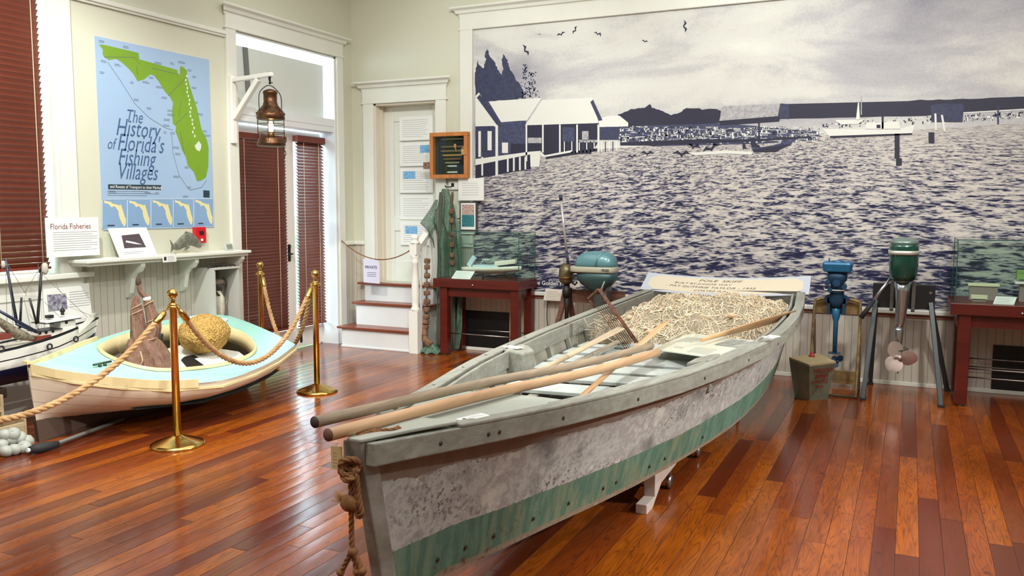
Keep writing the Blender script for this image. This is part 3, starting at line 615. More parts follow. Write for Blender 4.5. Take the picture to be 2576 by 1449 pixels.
t = thing('shelf_label', 'small white label card on the shelf edge under the fish model', 'label', (XB+.255, 5.16, 1.08))
q = MB(); q.box((XB+.251, 5.06, 1.085), (XB+.255, 5.20, 1.145)); q.build('card', paper, t)
q = MB(); lines(q, (XB+.2555, 5.11, 1.09), (0, 1, 0), (0, 0, 1), .075, .045, 4); q.build('text_lines', greyink, t)
q = MB(); q.face([(XB+.2556, 5.07, 1.10), (XB+.2556, 5.095, 1.10), (XB+.2556, 5.095, 1.13), (XB+.2556, 5.07, 1.13)]); q.build('emblem', ink, t)
# fish model
fi = thing('fish_model', 'small curved grey fish model standing on the white shelf', 'fish model', (XB+.13, 5.42, 1.14))
fpal = M('fish_back', (88, 92, 82), .35, c2=(128, 128, 112), vs=30); q = MB(); sec = []
fp = smooth_path([(XB+.15, 5.27, 1.20), (XB+.14, 5.33, 1.215), (XB+.14, 5.40, 1.25), (XB+.13, 5.48, 1.262), (XB+.13, 5.56, 1.225), (XB+.13, 5.60, 1.20)], 4)
for i, p in enumerate(fp):
    f = i/(len(fp)-1); hh = .008+.052*math.sin(PI*min(1, f*.95+.03))**.8; sec.append([p+Vector((math.cos(2*PI*k/12)*hh*.42, 0, math.sin(2*PI*k/12)*hh)) for k in range(12)])
q.loft(sec, closed=True, cap=True); q.build('body', fpal, fi)
q = MB(); q.prism([(XB+.148, 5.285, 1.205), (XB+.148, 5.235, 1.265), (XB+.148, 5.25, 1.21), (XB+.148, 5.24, 1.155), (XB+.148, 5.285, 1.195)], (.004, 0, 0)); q.build('tail', fpal, fi)
q = MB(); q.prism([(XB+.13, 5.38, 1.28), (XB+.13, 5.43, 1.33), (XB+.13, 5.50, 1.31)], (.004, 0, 0)); q.prism([(XB+.15, 5.42, 1.22), (XB+.17, 5.36, 1.16), (XB+.16, 5.44, 1.19)], (.004, 0, 0)); q.build('fin', fpal, fi)
q = MB(); q.box((XB+.11, 5.32, 1.14), (XB+.17, 5.50, 1.148)); q.bar((XB+.14, 5.42, 1.148), (XB+.14, 5.42, 1.22), .01); q.build('stand', M('coral_white', (205, 196, 170), .8), fi)
t = thing('fire_alarm', 'red fire alarm box on the cream wall above the shelf', 'fire alarm', (XB, 5.69, 1.21))
q = MB(); q.box((XB, 5.63, 1.215), (XB+.045, 5.752, 1.36)); q.build('box', M('alarm_red', (196, 28, 36), .3), t, bevel=.006)
q = MB(); q.box((XB+.045, 5.67, 1.29), (XB+.048, 5.72, 1.325)); q.build('window', M('alarm_dark', (70, 14, 20), .3), t)
q = MB(); q.box((XB+.045, 5.685, 1.235), (XB+.052, 5.705, 1.255)); q.build('button', paper, t)
t = thing('thermometer', 'small grey digital thermometer at the right end of the shelf', 'thermometer', (XB+.1, 5.97, 1.14))
q = MB(); q.cbox((XB+.10, 5.965, 1.172), (.02, .10, .068), Matrix.Rotation(-.25, 3, 'Y')); q.build('case', M('grey_plastic', (188, 186, 180), .4), t, bevel=.006)
q = MB(); q.cbox((XB+.112, 5.965, 1.175), (.002, .066, .04), Matrix.Rotation(-.25, 3, 'Y')); q.build('display', M('lcd', (128, 134, 122), .3), t)
# poster behind the model boat
t = thing('info_sign', 'white information sheet with blue photograph below the window sill', 'sign', (XB+.05, 4.35, .5))
px_ = XB+.03; A = [aX(x, y, px_) for x, y in ((108, 722), (224, 712), (250, 800), (108, 812))]
q = MB(); q.prism([A[0], A[1], Vector((px_, A[1].y+.02, .55)), Vector((px_, A[0].y-.02, .55))], (-.01, 0, 0)); q.build('board', paper, t)
q = MB(); B_ = [aX(x, y, px_+.002) for x, y in ((118, 742), (166, 738), (170, 777), (122, 784))]; q.face(B_); q.build('photograph', M('photo_blue', (84, 82, 112), .5, c2=(190, 186, 196), vs=40), t)
q = MB(); lines(q, aX(176, 775, px_+.002), (0, 1, 0), (0, 0, 1), .17, .13, 7, th=.15); q.build('text_lines', greyink, t)
# display cabinet with small figure
cb = thing('display_cabinet', 'small open fronted grey cabinet against the wall under the shelf', 'cabinet', (XB+.13, 5.74, 0))
cx0, cx1, cy0, cy1, cz = XB+.013, XB+.25, 5.62, 5.93, .985; gm = M('cabinet_grey', (196, 194, 186), .5)
for a, b in (((cx0, cy0, 0), (cx1, cy0+.018, cz)), ((cx0, cy1-.018, 0), (cx1, cy1, cz)), ((cx0, cy0+.018, 0), (cx1, cy1-.018, .04)), ((cx0, cy0, cz), (cx1+.01, cy1+.01, cz+.014))):
    q = MB(); q.box(a, b); q.build('side_panel' if a[2] == 0 and b[2] > .5 else ('base_panel' if a[2] == 0 else 'top'), gm, cb)
q = MB(); q.box((cx0, cy0+.018, .04), (cx0+.008, cy1-.018, cz)); q.build('back_panel', M('cabinet_back', (120, 120, 116), .6), cb)
fg = thing('net_figure', 'small pale bundled gear figure standing inside the grey cabinet', 'figure', (XB+.14, 5.78, .04))
q = MB(); q.lathe([(.06, .04), (.055, .3), (.05, .5), (.042, .55), (.055, .6), (.05, .72), (.02, .78)], (XB+.14, 5.78, 0), n=14); q.build('body', M('gear_cloth', (214, 206, 186), .9, var=.2, vs=20, bump=.5), fg)
q = MB(); q.ball((XB+.14, 5.78, .86), .045, 12, (1, 1.5, .7)); q.build('head', M('gear_brown', (120, 104, 92), .9), fg)
q = MB(); q.tube(smooth_path([(XB+.14, 5.70, .9), (XB+.17, 5.72, .78), (XB+.16, 5.82, .72), (XB+.16, 5.86, .85), (XB+.14, 5.84, .9)]), .009, 6); q.build('strap', M('gear_dark', (60, 56, 52), .8), fg)
t = thing('driftwood', 'thin dark twig lying on top of the grey cabinet', 'twig', (XB+.15, 5.75, .999))
q = MB()
for k in range(5): q.tube([(XB+.2-.02*k, 5.60+.03*k, 1.006), (XB+.18, 5.68+.03*k, 1.014+.006*k), (XB+.16+.02*k, 5.76+.035*k, 1.008)], .007, 6)
q.build('twigs', M('twig_dark', (52, 48, 42), .8), t)
# ================================================================== LANTERN
lb = thing('lantern_bracket', 'white wooden wall bracket arm on the door casing holding the lantern', 'bracket', (XB+.03, 6.13, 2.4))
armx = aY(685, 190, 6.13).x
q = MB(); q.box((XB+.031, 6.10, 2.13), (XB+.065, 6.16, 2.75)); q.build('back_plate', white, lb, bevel=.006)
q = MB(); q.bar((XB+.06, 6.13, 2.71), (armx, 6.13, 2.735), .045, .04); q.build('arm', white, lb, bevel=.008)
q = MB(); q.bar((XB+.06, 6.13, 2.36), (XB+.36, 6.13, 2.70), .045, .05, (0, 1, 0)); q.build('brace', white, lb, bevel=.006)
q = MB(); q.tube([(armx-.04, 6.13, 2.76), (armx-.04, 6.13, 2.69), (armx-.02, 6.13, 2.655), (armx, 6.13, 2.66)], .005, 6); q.build('hook', M('iron_dark', (50, 46, 44), .5, .7), lb)
LX, LY = armx-.03, 6.13; cop = M('aged_copper', (116, 78, 52), .38, .85, c2=(70, 50, 38), vs=20, bump=.2)
ln = thing('ship_lantern', 'aged copper ship lantern with lit bulb hanging by the door', 'lantern', (LX, LY, 2.09))
q = MB(); q.lathe([(.118, 2.09), (.128, 2.10), (.128, 2.125), (.118, 2.135), (.122, 2.15), (.112, 2.16), (.112, 2.165)], (LX, LY, 0), n=32); q.build('base', cop, ln)
q = MB(); q.lathe([(.098, 2.165), (.108, 2.18), (.112, 2.25), (.108, 2.325), (.098, 2.335)], (LX, LY, 0), n=32); q.build('glass_globe', glass, ln)
q = MB(); q.lathe([(.112, 2.33), (.128, 2.34), (.122, 2.36), (.128, 2.375), (.12, 2.385), (.112, 2.41), (.085, 2.44), (.066, 2.462), (.066, 2.475), (.06, 2.48), (.06, 2.56), (.066, 2.565), (.062, 2.585), (.03, 2.60), (.012, 2.605)], (LX, LY, 0), n=32)
for k in range(16): a = 2*PI*k/16; q.ball((LX+.118*math.cos(a), LY+.118*math.sin(a), 2.385), .013, 6)
q.build('hood', cop, ln)
q = MB()
for k in range(4): a = 2*PI*k/4+.5; q.tube([(LX+.118*math.cos(a), LY+.118*math.sin(a), 2.13), (LX+.118*math.cos(a), LY+.118*math.sin(a), 2.35)], .004, 6)
for z in (2.21, 2.29): q.tube([(LX+.116*math.cos(2*PI*k/28), LY+.116*math.sin(2*PI*k/28), z) for k in range(28)], .003, 5, closed=True)
q.build('guard_wires', cop, ln)
q = MB(); q.tube(smooth_path([(LX+.02, LY+.125, 2.40), (LX+.02, LY+.12, 2.55), (LX, LY+.06, 2.62), (LX, LY, 2.635), (LX, LY-.06, 2.62), (LX-.02, LY-.12, 2.55), (LX-.02, LY-.125, 2.40)]), .004, 6); q.build('bail_handle', M('iron_dark', (50, 46, 44)), ln)
q = MB()
for k in range(4): q.lathe([(.012, -.003), (.015, 0), (.012, .003)], (LX, LY, 2.66+.022*k), (1, 0, 0) if k % 2 else (0, 1, 0), 10)
q.build('chain', M('iron_dark', (50, 46, 44)), ln)
em = NT('bulb_glow'); em.b.inputs['Emission Color'].default_value = (1, .62, .25, 1); em.b.inputs['Emission Strength'].default_value = 14; em.b.inputs['Base Color'].default_value = (1, .8, .5, 1)
q = MB(); q.lathe([(.0, 2.215), (.018, 2.22), (.026, 2.25), (.022, 2.29), (.01, 2.315), (0, 2.32)], (LX, LY, 0), n=16); q.build('bulb', em.m, ln)
q = MB(); q.lathe([(.02, 2.165), (.02, 2.215), (.014, 2.22)], (LX, LY, 0), n=16); q.build('socket', M('socket_brass', (150, 110, 60), .4, .8), ln)
q = MB(); q.tube(smooth_path([(LX+.02, LY+.11, 2.10), (LX+.03, LY+.16, 2.04), (LX+.02, LY+.13, 1.98), (LX+.02, LY+.1, 1.95)]), .0035, 6); q.build('power_cord', ink, ln)
# ================================================================== WEATHERED SKIFF
BO = Vector((-1.479, 2.049, 0)); TH = math.radians(1.0); AX = Vector((math.sin(TH), math.cos(TH), 0)); RT = Vector((AX.y, -AX.x, 0))
def bp(s, w, z): return BO+AX*s+RT*(w+.03*max(0, 1-max(s, 0)/1.4))+Vector((0, 0, z+.03*w))
WS = ([-.02, .1, .2, .4, .7, 1.0, 1.3, 1.7, 2.2, 2.9, 3.4, 3.9, 4.4, 4.9, 5.06], [.022, .062, .098, .168, .265, .348, .43, .53, .62, .705, .725, .72, .69, .635, .615])
CS = ([-.02, .1, .35, .57, 1.05, 1.3, 1.6, 2.0, 2.5, 2.9, 3.5, 4.0, 4.5, 4.9, 5.06], [.02, .028, .05, .10, .215, .285, .36, .44, .51, .555, .575, .565, .53, .49, .47])
ZS = ([-.02, .2, .55, 1.0, 1.3, 1.7, 2.2, 2.9, 3.3, 3.9, 4.4, 5.06], [.853, .838, .815, .79, .778, .768, .760, .757, .763, .782, .806, .85])
def Wd(s): return interp(s, *WS)
def Ch(s): return interp(s, *CS)
def Zs(s): return interp(s, *ZS)
def Zb(s): return interp(s, [0, .3, 1.2, 3.2, 5.06], [.285, .285, .268, .272, .32])
def sw(s, v):  # hull side point parameter v 0 sheer..1 chine (slight flare) ; bow raked
    rk = interp(s, [-.02, .6], [.13, 0])
    return s+rk*v, lerp(Wd(s), Ch(s), v**.9), lerp(Zs(s), Zb(s), v)
hull = thing('wooden_skiff', 'large weathered grey wooden skiff with peeling paint and green bottom stripe', 'boat', BO+AX*2.5)
def hull_mat(name):
    t = NT(name); uv = t.n('UVMap'); sp = t.n('SeparateXYZ'); t.set(sp, 0, uv.outputs[0]); U, V = sp.outputs[0], sp.outputs[1]; ob = t.obj()
    n1 = t.noise(t.vec(ob, (4, 4, 4.6)), 1.25, 8, .66, .1); n2 = t.noise(ob, 55, 4, .6); n3 = t.noise(t.vec(ob, (1, 1, 1)), 1.3, 2); n4 = t.noise(t.vec(ob, (9, 9, 1.6)), 3., 4, .6)
    paint = t.ramp(n1, [(.34, lin((122, 122, 122))), (.44, lin((158, 158, 156))), (.5, lin((184, 185, 182))), (.56, lin((158, 155, 156))), (.66, lin((200, 201, 196)))])
    fleck = t.ramp(t.m_('ADD', n2, t.m_('MULTIPLY', t.m_('SUBTRACT', n1, .5), .35)), [(.56, (0, 0, 0)), (.585, (1, 1, 1))])
    sm = t.noise(t.vec(ob, (.9, .9, 2.2)), 1.7, 2); sm = t.ramp(sm, [(.50, (0, 0, 0)), (.62, (1, 1, 1))])
    paint = t.mix(t.m_('MULTIPLY', fleck, t.m_('MULTIPLY', sm, .8)), paint, lin((84, 76, 68)))
    brown = t.mix(n4, lin((112, 94, 86)), lin((142, 124, 114)))
    green = t.mix(t.ramp(t.noise(t.vec(ob, (16, 16, 1.2)), 1.6, 4, .6), [(.4, (0, 0, 0)), (.62, (1, 1, 1))]), lin((82, 114, 100)), t.mix(t.ramp(t.noise(ob, 2.6, 3), [(.42, (0, 0, 0)), (.58, (1, 1, 1))]), lin((104, 138, 122)), lin((122, 132, 108))))
    rust = t.ramp(t.noise(ob, 18, 5, .7), [(.58, (0, 0, 0)), (.66, (1, 1, 1))])
    e1 = t.m_('ADD', .245, t.m_('MULTIPLY', t.m_('SUBTRACT', n1, .5), .12)); e1b = t.m_('GREATER_THAN', t.m_('ADD', V, t.m_('MULTIPLY', t.m_('SUBTRACT', n2, .5), .05)), e1)
    c = t.mix(e1b, brown, paint)
    gl = t.m_('GREATER_THAN', t.m_('ADD', V, t.m_('MULTIPLY', t.m_('SUBTRACT', n2, .5), .02)), t.m_('ADD', .66, t.m_('MULTIPLY', t.m_('SUBTRACT', n3, .5), .06)))
    c = t.mix(gl, c, green)
    lo = t.m_('GREATER_THAN', t.m_('ADD', V, t.m_('MULTIPLY', t.m_('SUBTRACT', n2, .5), .07)), .955); c = t.mix(lo, c, t.mix(n2, lin((168, 160, 142)), lin((104, 76, 58))))
    bowm = t.m_('MULTIPLY', t.m_('LESS_THAN', t.m_('ADD', U, t.m_('MULTIPLY', n2, .05)), .12), t.m_('GREATER_THAN', V, .45)); c = t.mix(t.m_('MULTIPLY', bowm, rust), c, lin((128, 74, 46)))
    c = t.mix(t.m_('MULTIPLY', t.m_('MULTIPLY', t.m_('GREATER_THAN', V, .8), t.m_('LESS_THAN', U, .9)), t.m_('MULTIPLY', rust, .8)), c, lin((96, 62, 46)))
    t.set(t.b, 'Base Color', c); t.b.inputs['Roughness'].default_value = .75; t.b.inputs['Specular IOR Level'].default_value = .25
    t.bump(t.m_('ADD', n1, t.m_('MULTIPLY', n2, .6)), .45, .006); return t.m
hm = hull_mat('skiff_hull_paint')
wgrey = NT('skiff_grey_wood'); v = wgrey.vec(wgrey.obj(), (24, 1.6, 24)); n = wgrey.noise(v, 1.2, 6, .65, .5); n2 = wgrey.noise(wgrey.obj(), 26, 4, .6)
wgrey.set(wgrey.b, 'Base Color', wgrey.mix(wgrey.ramp(n2, [(.45, (0, 0, 0)), (.7, (.8, .8, .8))]), wgrey.ramp(n, [(.3, lin((120, 120, 112))), (.7, lin((152, 153, 143)))]), lin((128, 119, 108))))
wgrey.b.inputs['Roughness'].default_value = .7; wgrey.bump(n, .35, .004); wgrey = wgrey.m
deckm = M('skiff_deck_paint', (170, 175, 165), .5, c2=(158, 162, 152), vs=4, bump=.12, bs=40)
slatw = M('skiff_slat_paint', (192, 198, 194), .5, c2=(172, 178, 174), vs=5, bump=.1); inner = M('skiff_inside_paint', (148, 146, 134), .7, c2=(120, 116, 104), vs=7, bump=.25)
SV = [-.02, .03, .1, .2, .35, .5, .7, .9, 1.1, 1.3, 1.6, 1.9, 2.2, 2.5, 2.8, 3.1, 3.4, 3.7, 4.0, 4.3, 4.6, 4.85, 5.06]
VV = [0, .15, .3, .45, .6, .75, .9, 1.0]
for sg, nm in ((1, 'starboard_side'), (-1, 'port_side')):
    q = MB(); secs = []; uv = []
    for s in SV:
        row = []
        for vv in VV: a, w, z = sw(s, vv); row.append(bp(a, sg*w, z)); uv.append((s, vv))
        secs.append(row)
    q.loft(secs)
    secs2 = []
    for s in SV:
        row = []
        for vv in VV: a, w, z = sw(s, vv); row.append(bp(a, sg*max(w-.02, .004), z+.002)); uv.append((s, vv))
        secs2.append(row)
    q.loft(secs2, 1); q.uv = uv; q.build(nm, [hm, inner], hull, hullnorm=True)
q = MB(); q.loft([[bp(sw(s, 1)[0], k*Ch(s), Zb(s)) for k in (-1, -.5, 0, .5, 1)] for s in SV]); q.loft([[bp(sw(s, 1)[0], k*Ch(s), Zb(s)+.02) for k in (-1, -.5, 0, .5, 1)] for s in SV])
q.build('bottom', M('skiff_bottom', (96, 86, 72), .8, c2=(130, 122, 104), vs=6), hull)
q = MB()   # stem post
q.loft([[bp(sw(-.02, v)[0]-.028, -.02, sw(-.02, v)[2]), bp(sw(-.02, v)[0]-.028, .02, sw(-.02, v)[2]), bp(sw(-.02, v)[0]+.03, .036, sw(-.02, v)[2]), bp(sw(-.02, v)[0]+.03, -.036, sw(-.02, v)[2])] for v in (-.03, .25, .5, .75, 1.0)], closed=True, cap=True, smooth=False)
q.build('stem', M('stem_wood', (150, 148, 142), .75, c2=(122, 114, 104), vs=9, bump=.3), hull, bevel=.006)
q = MB(); z0, z1 = Zb(5.06), Zs(5.06); q.prism([bp(5.04, -.615, z1+.01), bp(5.04, .615, z1+.01), bp(5.0, .47, z0), bp(5.0, -.47, z0)], AX*.035); q.build('transom', [M('transom_dark', (70, 66, 60), .7, c2=(92, 88, 80), vs=6)], hull)
def railband(nm, sg, s0, s1, off0, off1, zt, zb, mat, par=hull, n=30, bev=.005):
    q = MB(); secs = []
    for i in range(n+1):
        s = lerp(s0, s1, i/n); z = Zs(s); w = Wd(s)
        secs.append([bp(s, sg*(w+off0), z+zt), bp(s, sg*(w+off1), z+zt), bp(s, sg*(w+off1), z+zb), bp(s, sg*(w+off0), z+zb)])
    q.loft(secs, closed=True, cap=True, smooth=False); return q.build(nm, mat, par, bevel=bev)
for sg in (1, -1):
    railband('rub_rail', sg, -.03, 5.06, .002, .034, .004, -.068, wgrey)
    railband('gunwale_cap', sg, .30, 5.0, -.03, .036, .016, .002, wgrey)
    railband('inner_clamp', sg, .85, 4.95, -.068, -.05, .010, -.085, wgrey)
# stem cap
q = MB(); q.prism([bp(-.05, -.025, .86), bp(-.05, .025, .86), bp(.12, .092, .856), bp(.3, .158, .846), bp(.3, -.158, .846), bp(.12, -.092, .856)], (0, 0, .012)); q.build('breasthook', deckm, hull, bevel=.004)
q = MB(); top = []
for s in (.02, .1, .2, .35, .5, .65, .8, .95): top.append([bp(s, k*(Wd(s)+.003), Zs(s)+.003+.010*(1-k*k)) for k in (-1, -.5, 0, .5, 1)])
q.loft(top); q.loft([[p-Vector((0, 0, .018)) for p in r] for r in top]); e = top[-1]; q.loft([e, [p-Vector((0, 0, .018)) for p in e]]); q.build('foredeck', deckm, hull)
for sg in (1, -1):
    s = .35
    while s < 4.9:
        if s > .95:
            q = MB(); q.tube([bp(s, sg*(lerp(Wd(s), Ch(s), v_**.9)-.042), lerp(Zs(s), Zb(s), v_)) for v_ in (.16, .35, .55, .75, .93)], .02, 4, smooth=False); q.build('rib', inner, hull)
        s += .36
    # plank seam battens inside
    for f in (.36, .68):
        q = MB(); secs = []
        for i in range(22):
            s = lerp(.95, 4.9, i/21); a, w, z = sw(s, f); secs.append([bp(a, sg*(w-.019), z+.012), bp(a, sg*(w-.028), z+.012), bp(a, sg*(w-.028), z-.012), bp(a, sg*(w-.019), z-.012)])
        q.loft(secs, closed=True, cap=True, smooth=False); q.build('stringer', inner, hull)
# floor slats
def Wi(s, z): v_ = (Zs(s)-z)/(Zs(s)-Zb(s)); return lerp(Wd(s), Ch(s), v_**.9)-.045
for s, wd_ in ((1.45, .2), (1.87, .2), (2.19, .2), (2.46, .2), (2.74, .22), (3.06, .19), (3.34, .2)):
    q = MB(); q.prism([bp(s, -Wi(s, .6), .60), bp(s, Wi(s, .6), .60), bp(s+wd_, Wi(s+wd_, .6), .60), bp(s+wd_, -Wi(s+wd_, .6), .60)], (0, 0, .02)); q.build('floor_slat', slatw, hull, bevel=.003)
for w in (-.32, 0, .32):
    q = MB(); q.bar(bp(1.36, w*.7, .572), bp(3.5, w*1.3, .572), .05, .05); q.build('floor_bearer', inner, hull)
q = MB(); q.loft([[bp(s, k*(Wi(s, .5)), .48) for k in (-1, 0, 1)] for s in (.9, 1.6, 2.2, 2.9, 3.6, 4.3, 4.9)]); q.build('floor_boards', M('skiff_floor_shade', (70, 68, 60), .8, c2=(96, 92, 82), vs=6), hull)  # dark sheet; the shade beneath the slats is put into its colour
# knees
for sg in (1, -1):
    q = MB(); w = Wd(2.22); q.prism([bp(2.12, sg*(w-.05), Zs(2.2)+.02), bp(2.34, sg*(w-.045), Zs(2.2)+.02), bp(2.34, sg*(w-.10), Zs(2.2)+.012), bp(2.27, sg*(w-.17), Zs(2.2)-.005), bp(2.12, sg*(w-.17), Zs(2.2)+.0)], (0, 0, -.17)); q.build('oarlock_block', wgrey, hull, bevel=.01)
# screw heads on the rail and chine
q = MB()
for s in [.22, .42, .47, .8, 1.3, 1.9, 2.5, 3.1, 3.8, 4.5]:
    for sg in (1,): q.lathe([(.008, 0), (.006, .003)], bp(s, sg*(Wd(s)+.034), Zs(s)-.035), RT*sg, 10)
for s in [.28, .45, .62, .85, 1.08, 1.32, 1.42, 1.7, 1.85, 2.3]:
    a, w, z = sw(s, .86); q.lathe([(.009, 0), (.007, .004)], bp(a, w+.001, z), RT, 10)
for s in [.6, 1.0, 1.5, 1.9, 2.3, 2.6]: q.lathe([(.008, 0), (.006, .002)], bp(s, -(Wd(s)-.0), Zs(s)+.016), (0, 0, 1), 10)
q.build('bolt_heads', M('bolt_metal', (74, 70, 64), .4, .7), hull)
# dolly
dl = thing('boat_dolly', 'pinkish white wooden beam dolly with casters under the grey skiff', 'dolly', bp(3.0, .25, 0)*1)
dm = M('dolly_paint', (206, 190, 182), .55, var=.05)
for w in (.27, -.27):
    q = MB()
    pr = [(2.10, 0), (2.26, .09), (2.55, .11), (2.60, .15), (3.3, .15), (3.35, .2), (4.4, .2), (4.4, .272), (2.14, .262), (2.14, .05), (2.0, .05), (2.0, 0)]
    q.prism([bp(s, w-.03, z-.03*w+.0005) for s, z in pr], RT*.06); q.build('side_beam', dm, dl, bevel=.004)
for s in (2.2, 4.2): q = MB(); q.bar(bp(s, -.24, .2), bp(s, .24, .2), .06, .1); q.build('cross_beam', dm, dl)
for s in (2.45, 3.1, 4.3):
    for w in (.29, -.29):
        q = MB(); zt = .11 if s < 2.6 else (.15 if s < 3.3 else .2); q.lathe([(.0, -.012), (.035, -.012), (.038, 0), (.035, .012), (0, .012)], bp(s, w, .039-.03*w), RT, 18); q.bar(bp(s, w, .05), bp(s, w, zt), .03, .012); q.build('caster', steel, dl)
# ---------------------------------------------------------------- name board on the transom
nb = thing('name_board', 'long pale hand lettered board resting across the stern of the grey skiff', 'sign', bp(5.0, 0, .88))
nbm = M('board_bluegrey', (178, 184, 196), .5); nbc = M('board_cream', (206, 194, 172), .55)
n0 = bp(5.0, 0, .85); eL, eR = -.70, .70
def nbp(u, v, k=0):  # u across -1..1, v up 0..1 ; curved board tilted back
    yy = .05*(u*u)*1.0; tl = math.radians(44); h = .20; mid = -(1-u*u)*.028
    return n0+RT*(-.02+lerp(eL, eR, (u+1)/2)*(1-.045*v*(1 if u < 0 else .15)))+Vector((0, 0, .02*(u+1)/2-0.012+mid))+AX*(yy+v*h*math.cos(tl)-k*math.sin(tl)*1)+Vector((0, 0, v*h*math.sin(tl)+k*math.cos(tl)))
N = 20; q = MB()
q.loft([[nbp(-1+2*i/N, v/4) for v in range(5)] for i in range(N+1)]); q.loft([[nbp(-1+2*i/N, v/4, -.02) for v in range(5)] for i in range(N+1)])
for v in (0, 1): q.loft([[nbp(-1+2*i/N, v, 0), nbp(-1+2*i/N, v, -.02)] for i in range(N+1)])
for i in (-1, 1): q.loft([[nbp(i, v/4, 0), nbp(i, v/4, -.02)] for v in range(5)])
q.build('board', nbm, nb)
q = MB(); cols = []
for i in range(N+1):
    u = -.93+1.86*i/N; e = max(0, (abs(u)-.82)/.11); m_ = .10+.2*min(1, e)**2; cols.append([nbp(u, lerp(m_, 1-m_, v/4), .0012) for v in range(5)])
q.loft(cols, smooth=False); q.build('cream_panel', nbc, nb)
def nbtext(q, body, u0, v0, size, sx=1.2):
    t_ = MB(); text_into(t_, body, 1, (0, 0, 0), (1, 0, 0), (0, 1, 0), shear=.3)
    W = max(p.x for p in t_.v)
    q.add([nbp(u0+p.x*size*sx/.70, v0+p.y*size/.20, .0025) for p in t_.v], t_.f)
q = MB(); nbtext(q, 'POLE  SKIFF', -.30, .72, .032, 2.2); nbtext(q, 'BUILT BY JUNIOR WAY', -.60, .54, .024, 2.0); nbtext(q, '- PAT GUTHRIE TAYLOR - 1932', -.70, .35, .028, 2.0); nbtext(q, 'CORTEZ FLA', -.33, .17, .024, 2.0); q.build('lettering', M('letter_brown', (88, 76, 66), .6), nb)
# ---------------------------------------------------------------- net heap
nt = thing('fishing_net', 'tangled heap of cream cotton fishing net in the stern of the skiff', 'net', bp(4.3, 0, .42))
netm = NT('cotton_net'); v = netm.obj(); n = netm.noise(v, 30, 6, .7, 1.5); n2 = netm.noise(v, 7, 3); wv = netm.n('TexWave', {'Scale': 30, 'Distortion': 14, 'Detail': 3, 'Detail Scale': 2}); netm.set(wv, 'Vector', v)
netm.set(netm.b, 'Base Color', netm.mix(netm.m_('MULTIPLY', wv.outputs[0], .4), netm.ramp(n, [(.3, lin((190, 170, 142))), (.5, lin((224, 208, 182))), (.7, lin((238, 228, 208)))]), lin((150, 132, 102)))); netm.b.inputs['Roughness'].default_value = .95; netm.b.inputs['Specular IOR Level'].default_value = .1
netm.bump(netm.m_('ADD', n, netm.m_('MULTIPLY', wv.outputs[0], .5)), 1., .02); netm = netm.m
cordc = M('net_cord', (228, 212, 186), .9, c2=(204, 182, 150), vs=9)
def heap(s, w):
    a = max(0, 1-((s-4.36)/.74)**2-((w-.02)/.78)**2*.85) if 1 else 0
    a = max(0, 1-((s-4.55)/.95)**2-((w+.02)/.72)**2*.8); h = .575+.25*min(1, a*1.25)**.75+.05*max(0, w)*min(1, a*3)
    h += .05*noise.noise(Vector((s*5, w*5, 1.3)))+.035*noise.noise(Vector((s*13, w*13, 4)))+.018*noise.noise(Vector((s*30, w*30, 9)))
    return h
q = MB(); ns, nw = 90, 100; rows = []
for i in range(ns+1):
    s = lerp(3.42, 4.99, i/ns); row = []
    wm = min(Wd(s)-.075, .64)
    for j in range(nw+1): w = lerp(-wm, wm, j/nw); row.append(bp(s, w, min(heap(s, w), 1.0)))
    rows.append(row)
q.loft(rows); q.build('net_pile', netm, nt)
random.seed(11)
q = MB()
for k in range(430):
    s, w = random.uniform(3.55, 4.92), random.uniform(-.50, .58); a = random.uniform(0, 2*PI); pts = []; st_ = random.uniform(.012, .022); cv = random.gauss(0, .3)
    for i in range(random.randint(12, 34)):
        wm = min(Wd(s)-.085, .62); s = min(max(s, 3.6), 4.95); w = min(max(w, -wm), wm)
        pts.append(bp(s, w, heap(s, w)+.004+.006*math.sin(i*1.3+k))); a += cv+random.gauss(0, .13); s += math.cos(a)*st_; w += math.sin(a)*st_
    q.tube(smooth_path(pts, 2), random.choice([.002, .0025, .0032]), 5)
q.build('loose_cords', cordc, nt)
for k in range(22):
    s, w = random.uniform(3.55, 4.1), random.uniform(-.5, .2); a = random.uniform(0, 2*PI); pts = []; r = random.uniform(.03, .07)
    for i in range(12): a2 = a+i*random.uniform(.3, .6); pts.append(bp(s+math.cos(a2)*r+.006*i, w+math.sin(a2)*r, heap(s, w)+.015+.012*math.sin(i*.9+k)))
    q = MB(); q.tube(smooth_path(pts, 3), .0042, 6); q.build('float_line', M('float_line', (228, 216, 186), .9), nt)
for s, w in ((3.72, -.22), (3.66, -.36), (3.95, .3), (4.0, -.46)): q = MB(); q.ball(bp(s, w, heap(s, w)+.015), .03, 12, (1, .8, .7)); q.build('cork_float', M('float_cork', (206, 174, 144), .8, var=.15), nt)
# second small clump by the port side
n2_ = thing('fishing_net', 'small frayed clump of pale net against the port ribs of the skiff', 'net', bp(3.5, -.45, .45))
q = MB(); q.ball(bp(3.52, -.44, .66), .11, 40, (1.3, .9, .8), f=lambda d: 1+.25*noise.noise(d*3)+.12*noise.noise(d*9)); q.build('clump', netm, n2_)
q = MB()
for k in range(70):
    d = Vector((random.gauss(0, 1), random.gauss(0, 1), abs(random.gauss(0, 1)))).normalized(); c0 = bp(3.52, -.44, .66)+d*.10
    q.tube([c0, c0+d*.04+Vector((random.gauss(0, .02), random.gauss(0, .02), random.gauss(0, .01))), c0+d*.06+Vector((random.gauss(0, .05), random.gauss(0, .05), random.gauss(0, .02)))], .0018, 4)
q.build('frayed_ends', cordc, n2_)
